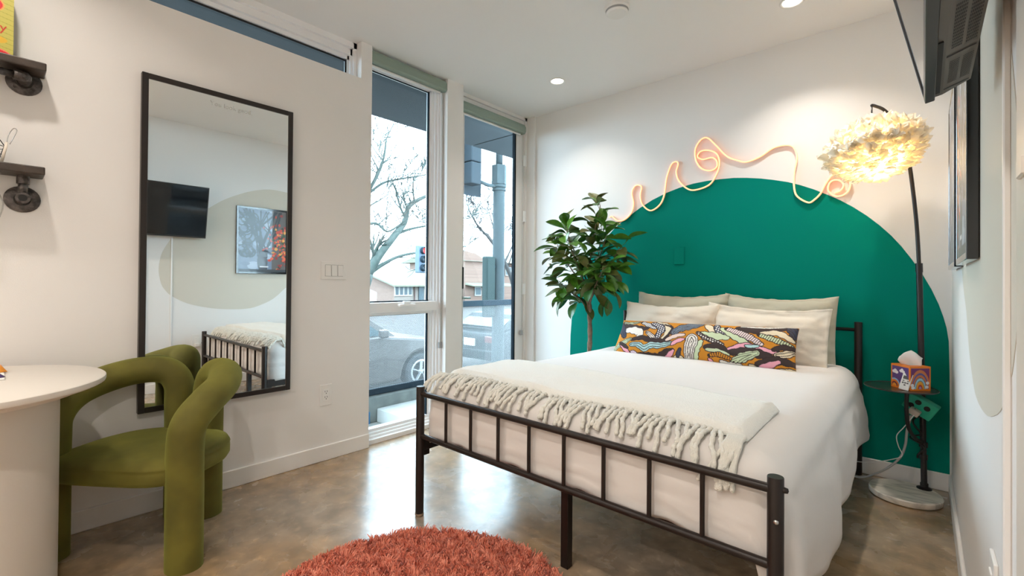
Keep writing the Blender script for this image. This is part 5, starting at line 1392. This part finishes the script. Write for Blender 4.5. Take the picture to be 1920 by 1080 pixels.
# cars
def car(y_front, xs, col, label, low=False):
    """side of the car on plane x = xs (towards the house), nose at y_front pointing +y"""
    t = empty('car', (xs - 0.9, y_front - 2.2, GZ)); tag(t, label, 'car')
    L_ = 4.4; W_ = 1.8; yf = y_front
    body = mat('car_paint', col, 0.35, coat=0.12 if low else 0.4, spec=0.12 if low else 0.4)
    lowr = [(yf - L_, 0.45), (yf - L_ + 0.05, 0.86), (yf - L_ + 0.55, 0.98), (yf - 1.55, 1.04), (yf - 0.35, 0.90), (yf - 0.06, 0.74), (yf, 0.50), (yf - 0.06, 0.26)]
    prof = []
    def arch(yc): return [(yc + 0.42 * math.cos(a), 0.30 + 0.42 * math.sin(a)) for a in [PI * i / 12 for i in range(13)]]
    prof += lowr
    prof += [(yf - 0.30, 0.24)] + arch(yf - 0.80) + [(yf - 1.3, 0.22), (yf - L_ + 1.5, 0.22)] + arch(yf - L_ + 0.95) + [(yf - L_ + 0.15, 0.26)]
    pr = [(y, z + GZ) for y, z in prof]
    o = ob('body', MB().prism(pr, 'x', xs - W_, xs), body, t)
    bv = o.modifiers.new('bevel', 'BEVEL'); bv.width = 0.05; bv.segments = 2; bv.limit_method = 'ANGLE'; bv.angle_limit = 0.6
    hz = 1.30 if low else 1.55
    cab = [(yf - L_ + 0.25, 0.95), (yf - L_ + 0.75, hz - 0.04), (yf - 2.6, hz), (yf - 2.05, hz - 0.03), (yf - 1.30, 1.02)]
    n = len(cab); mb = MB()
    def cw(z): return 0.10 + max(0, z - 1.0) * 0.36
    vs = [(xs - cw(z), y, z + GZ) for y, z in cab] + [(xs - W_ + cw(z), y, z + GZ) for y, z in cab]
    mb.add(vs, [tuple(range(n)), tuple(range(2 * n - 1, n - 1, -1))] + [(i, (i + 1) % n, n + (i + 1) % n, n + i) for i in range(n)])
    ob('cabin', mb, body, t)
    gl_ = mat('car_glass', (0.05, 0.08, 0.09), 0.08)
    def cpos(y, z): return (xs - cw(z) + 0.006, y, z + GZ)
    for q in ([(yf - 1.52, 1.05), (yf - 2.10, hz - 0.09), (yf - 2.55, hz - 0.07), (yf - 2.55, 1.05)], [(yf - 2.62, 1.05), (yf - 2.62, hz - 0.07), (yf - L_ + 0.85, hz - 0.11), (yf - L_ + 0.5, 1.05)]):
        ob('side_window', MB().add([cpos(*p) for p in q], [(0, 1, 2, 3)]), gl_, t, fix=False)
    def wpos(y, z, s): return (xs - W_ / 2 + s * (W_ / 2 - cw(z) - 0.06), y, z + GZ + 0.008)
    ob('windscreen', MB().add([wpos(yf - 1.34, 1.04, 1), wpos(yf - 1.34, 1.04, -1), wpos(yf - 2.02, hz - 0.06, -1), wpos(yf - 2.02, hz - 0.06, 1)], [(0, 1, 2, 3)]), gl_, t, fix=False)
    ob('rear_window', MB().add([wpos(yf - L_ + 0.28, 1.0, 1), wpos(yf - L_ + 0.28, 1.0, -1), wpos(yf - L_ + 0.72, hz - 0.08, -1), wpos(yf - L_ + 0.72, hz - 0.08, 1)], [(0, 1, 2, 3)]), gl_, t, fix=False)
    ob('mirror', MB().bbox(xs - 0.02, xs + 0.14, yf - 1.72, yf - 1.58, GZ + 1.03, GZ + 1.17, 0.03, 2), body, t)
    ob('door_handle', MB().bbox(xs, xs + 0.02, yf - 2.45, yf - 2.28, GZ + 0.83, GZ + 0.86, 0.006, 1), M['chrome'], t)
    for yc in (yf - 0.80, yf - L_ + 0.95):
        wh = empty('wheel', (0, 0, 0)); wh.parent = t; ORG[wh.name] = ORG[t.name]
        ob('tyre', MB().lathe([(0.20, 0.0), (0.30, 0.0), (0.33, -0.03), (0.33, -0.20), (0.29, -0.22), (0.0001, -0.22)], (xs - 0.01, yc, GZ + 0.33), 32, axis='x', cap=False), mat('tyre_rubber', (0.03, 0.035, 0.04), 0.8), wh, smooth=True, angle=40)
        rim = MB().lathe([(0.19, 0.004), (0.21, 0.008), (0.225, 0.002), (0.225, -0.03), (0.19, -0.03)], (xs - 0.01, yc, GZ + 0.33), 32, axis='x', cap=False)
        for k in range(5):
            a = k * 2 * PI / 5 + 0.3
            rim.tube([(xs - 0.012, yc, GZ + 0.33), (xs - 0.004, yc + 0.20 * math.cos(a), GZ + 0.33 + 0.20 * math.sin(a))], 0.034, 6, sq=0.4)
        rim.lathe([(0.0001, 0.008), (0.05, 0.005), (0.055, -0.02)], (xs - 0.01, yc, GZ + 0.33), 16, axis='x', cap=False)
        ob('rim', rim, mat('alloy_rim', (0.48, 0.50, 0.52), 0.35, metal=0.5), wh, smooth=True, angle=40)
    yr = yf - L_
    for s in (0.12, W_ - 0.42):
        ob('tail_light', MB().bbox(xs - s - 0.30, xs - s, yr - 0.012, yr + 0.06, GZ + 0.68, GZ + 0.82, 0.015, 1), mat('tail_lens', (0.10, 0.015, 0.012), 0.3), t)
    ob('number_plate', MB().bbox(xs - W_ / 2 - 0.17, xs - W_ / 2 + 0.17, yr - 0.022, yr + 0.02, GZ + 0.58, GZ + 0.74, 0.004, 1), mat('plate_white', (0.70, 0.70, 0.68), 0.5), t)
    ob('bumper', MB().bbox(xs - W_ + 0.03, xs - 0.03, yr - 0.05, yr + 0.15, GZ + 0.30, GZ + 0.52, 0.03, 2), body, t)
    return t
car(6.12, -7.0, (0.062, 0.052, 0.047), 'silver grey car parked along the street outside the tall window')
car(11.55, -6.75, (0.006, 0.009, 0.011), 'dark car parked in front of the silver car, seen through the door glass', True)

# houses across the street
def brick_mat():
    m = mat('brick_wall', (0.36, 0.19, 0.13), 0.9)
    N = m.node_tree.nodes; L = m.node_tree.links
    tc = N.new('ShaderNodeTexCoord'); mp = N.new('ShaderNodeMapping'); mp.inputs['Rotation'].default_value = (PI / 2, 0, PI / 2)
    bk = N.new('ShaderNodeTexBrick'); bk.inputs['Scale'].default_value = 4; bk.inputs['Color1'].default_value = (0.16, 0.098, 0.074, 1); bk.inputs['Color2'].default_value = (0.13, 0.076, 0.057, 1); bk.inputs['Mortar'].default_value = (0.17, 0.145, 0.125, 1)
    L.new(tc.outputs['Object'], mp.inputs[0]); L.new(mp.outputs[0], bk.inputs['Vector']); L.new(bk.outputs['Color'], N['Principled BSDF'].inputs['Base Color'])
    return m
M['brick'] = brick_mat()
M['roof_a'] = mat('pale_roof', (0.115, 0.115, 0.083), 0.9, var=(2, (0.135, 0.132, 0.10), 6))
M['roof_b'] = mat('grey_roof', (0.085, 0.090, 0.09), 0.9)
M['hwhite'] = mat('house_white', (0.30, 0.30, 0.29), 0.8)
M['hglass'] = mat('house_glass', (0.022, 0.042, 0.052), 0.4)
h1 = empty('house', (-31, 20, GZ)); tag(h1, 'single storey brick house with a pale roof across the street, seen through the tall window', 'house')
ob('wall', MB().prism([(-37, GZ), (-28, GZ), (-28, 0.84), (-32.5, 1.94), (-37, 0.84)], 'y', 18.85, 24.3), M['brick'], h1)
rf = MB().prism([(-27.4, 0.76), (-27.4, 0.66), (-32.5, 1.93), (-37.6, 0.66), (-37.6, 0.76), (-32.5, 2.05)], 'y', 18.4, 24.5)
ob('roof', rf, M['roof_a'], h1)
ob('porch', MB().prism([(12.6, GZ), (15.7, GZ), (15.7, 0.35), (14.2, 0.95), (12.6, 0.35)], 'x', -27.0, -25.2), M['hwhite'], h1)
def win(t, x, y0, y1, z0, z1, n):
    f = ob('window', MB().box(x - 0.02, x + 0.06, y0, y1, z0, z1), M['hwhite'], t); ORG.setdefault(f.name, ORG[t.name])
    for k in range(n):
        a = y0 + (y1 - y0) * k / n + 0.07; b_ = y0 + (y1 - y0) * (k + 1) / n - 0.07
        ob('pane', MB().box(x + 0.055, x + 0.075, a, b_, z0 + 0.09, z1 - 0.09), M['hglass'], f)
win(h1, -27.98, 18.85, 20.35, -0.02, 0.72, 4); win(h1, -27.98, 22.3, 23.4, -0.02, 0.72, 3)
ob('door', MB().box(-28.0, -27.93, 20.95, 21.40, GZ, 0.72), M['hglass'], h1)
ob('downpipe', MB().box(-28.0, -27.9, 20.55, 20.63, GZ, 0.8), mat('downpipe_brown', (0.10, 0.06, 0.05), 0.6), h1)
h3 = empty('house', (-44, 26, GZ)); tag(h3, 'grey roofed house behind the single storey brick house', 'house')
ob('wall', MB().box(-49, -42, 19, 36, GZ, 2.2), M['brick'], h3)
rf = MB(); rf.add([(-41, 18.3, 2.1), (-41, 36.6, 2.1), (-45.5, 34, 3.2), (-45.5, 21, 3.2), (-50, 36.6, 2.1), (-50, 18.3, 2.1)], [(0, 1, 2, 3), (3, 2, 4, 5), (0, 3, 5), (1, 4, 2), (0, 5, 4, 1)])
ob('roof', rf, M['roof_b'], h3); ob('roof_vent', MB().box(-43.2, -42.9, 24.6, 24.9, 2.5, 3.1), M['rail'], h3)
h2 = empty('house', (-30, 29, GZ)); tag(h2, 'two storey brick house seen through the glazed door', 'house')
ob('wall', MB().box(-35, -28.2, 25.2, 36, GZ, 2.75), M['brick'], h2)
ob('gable', MB().prism([(24.9, GZ), (27.6, GZ), (27.6, 2.65), (26.0, 3.35), (24.9, 3.5)], 'x', -28.1, -27.2), M['brick'], h2)
rf = MB(); rf.add([(-27.0, 24.8, 2.7), (-27.0, 37, 2.7), (-31.5, 37, 3.75), (-31.5, 24.8, 3.75), (-36, 37, 2.7), (-36, 24.8, 2.7)], [(0, 1, 2, 3), (3, 2, 4, 5), (0, 3, 5), (1, 4, 2), (0, 5, 4, 1)])
ob('roof', rf, M['roof_a'], h2)
ob('awning', MB().prism([(-27.2, 0.95), (-26.2, 0.75), (-26.2, 0.68), (-27.2, 0.80)], 'y', 24.9, 30.0), M['roof_a'], h2)
win(h2, -27.15, 25.9, 26.6, -0.1, 0.65, 1); win(h2, -27.15, 27.0, 27.5, -0.1, 0.65, 1); win(h2, -28.15, 30.6, 31.4, 1.6, 2.4, 2); win(h2, -28.15, 31.8, 32.8, -0.2, 0.6, 2)

# bare trees
def tree(name_label, limbs, seed, bark, depth_spread=1.0, tw=1.0):
    base_ = limbs[0][0][0]
    t = empty('bare_tree', (base_[0], base_[1], GZ)); tag(t, name_label, 'tree', 'bare street trees')
    rg_ = random.Random(seed)
    twig = MB()
    def grow(p, d, ln, r, lev):
        n = 4; pts = [p.copy()]; rs = [r]
        q = p.copy(); dd = d.copy()
        for k in range(n):
            dd = (dd + Vector((rg_.uniform(-1, 1), rg_.uniform(-1, 1), rg_.uniform(-0.6, 0.9))) * 0.24).normalized()
            q = q + dd * ln / n; pts.append(q.copy()); rs.append(max(r * (1 - 0.62 * (k + 1) / n), 0.011))
        twig.tube(pts, rs, 4, cap=False)
        if lev > 0:
            for k in range(rg_.choice([3, 3, 4])):
                i = rg_.randint(1, n)
                nd = (dd + Vector((rg_.uniform(-0.6, 0.6), rg_.uniform(-1, 1), rg_.uniform(-0.5, 0.9))) * 0.95).normalized()
                grow(pts[i], nd, ln * rg_.uniform(0.5, 0.78), rs[i] * 0.72, lev - 1)
    for li, (pts, r0, r1, sub) in enumerate(limbs):
        P = smooth_path(pts, 5)
        rr = [r0 + (r1 - r0) * i / (len(P) - 1) for i in range(len(P))]
        ob('trunk' if li == 0 else 'limb', MB().tube(P, rr, 8), bark, t, smooth=True)
        for k in range(sub):
            i = rg_.randint(int(len(P) * 0.25), len(P) - 1)
            dd = (P[min(i + 1, len(P) - 1)] - P[i - 1]).normalized()
            sd_ = (dd * 0.7 + Vector((rg_.uniform(-0.5, 0.5), rg_.uniform(-1, 1), rg_.uniform(-0.3, 0.9)))).normalized()
            grow(P[i], sd_, rg_.uniform(0.9, 1.8) * tw, rr[i] * 0.45, 3)
        dd = (P[-1] - P[-2]).normalized(); grow(P[-1], dd, 1.3 * tw, r1 * 0.8, 3)
    o = ob('twigs', twig, bark, t, smooth=True, fix=False); o['kind'] = 'stuff'
bark1 = mat('mossy_bark', (0.03, 0.043, 0.037), 0.9, var=(6, (0.052, 0.062, 0.055), 5)); bark2 = mat('grey_bark', (0.032, 0.031, 0.03), 0.9)
X1 = -16
tree('large bare tree with mossy limbs seen through the tall window', [
    ([(X1, 9.1, GZ), (X1, 9.25, 0.2), (X1, 9.58, 1.3)], 0.27, 0.21, 0),
    ([(X1, 9.55, 1.25), (X1 + 0.2, 9.95, 2.05), (X1 + 0.3, 10.6, 2.9), (X1, 11.25, 3.5), (X1 - 0.2, 11.6, 4.2), (X1 - 0.3, 12.5, 4.75), (X1 - 0.4, 13.6, 5.2)], 0.17, 0.06, 5),
    ([(X1, 9.5, 1.1), (X1 - 0.3, 9.3, 2.2), (X1 - 0.4, 9.25, 3.5), (X1 - 0.3, 9.65, 4.4), (X1, 9.95, 5.2), (X1 + 0.2, 10.1, 5.9), (X1 + 0.2, 10.2, 6.6)], 0.13, 0.035, 7),
    ([(X1, 9.6, 1.3), (X1 + 0.2, 10.2, 1.75), (X1 + 0.3, 11.0, 2.1), (X1 + 0.5, 12.4, 2.35), (X1 + 0.5, 13.5, 2.5)], 0.08, 0.03, 3),
    ([(X1, 10.6, 2.85), (X1 + 0.2, 11.4, 3.2), (X1 + 0.4, 12.6, 3.5)], 0.07, 0.03, 3),
    ([(X1 - 0.3, 9.65, 4.4), (X1 - 0.3, 10.4, 5.0), (X1 - 0.3, 11.2, 5.3), (X1, 12.2, 5.6)], 0.06, 0.025, 6),
    ([(X1 - 0.2, 9.3, 3.1), (X1, 9.9, 3.3), (X1 + 0.2, 10.3, 3.0), (X1 + 0.2, 10.9, 3.35)], 0.06, 0.03, 3)], 17, bark1, tw=1.0)
X2 = -20
tree('smaller bare tree leaning left, seen through the glazed door behind the pole', [
    ([(X2, 22.9, GZ), (X2, 22.7, 0.2), (X2, 22.4, 1.2), (X2, 21.7, 2.3), (X2, 21.0, 3.1)], 0.17, 0.11, 1),
    ([(X2, 21.0, 3.1), (X2, 20.1, 3.85), (X2, 19.3, 4.4), (X2, 18.6, 5.2)], 0.10, 0.04, 9),
    ([(X2, 20.6, 3.4), (X2, 20.7, 4.2), (X2, 20.3, 5.2)], 0.07, 0.03, 7),
    ([(X2, 21.7, 2.3), (X2, 22.3, 3.2), (X2, 22.9, 4.2)], 0.07, 0.03, 6)], 5, bark2, tw=1.0)
bpy.context.view_layer.update()
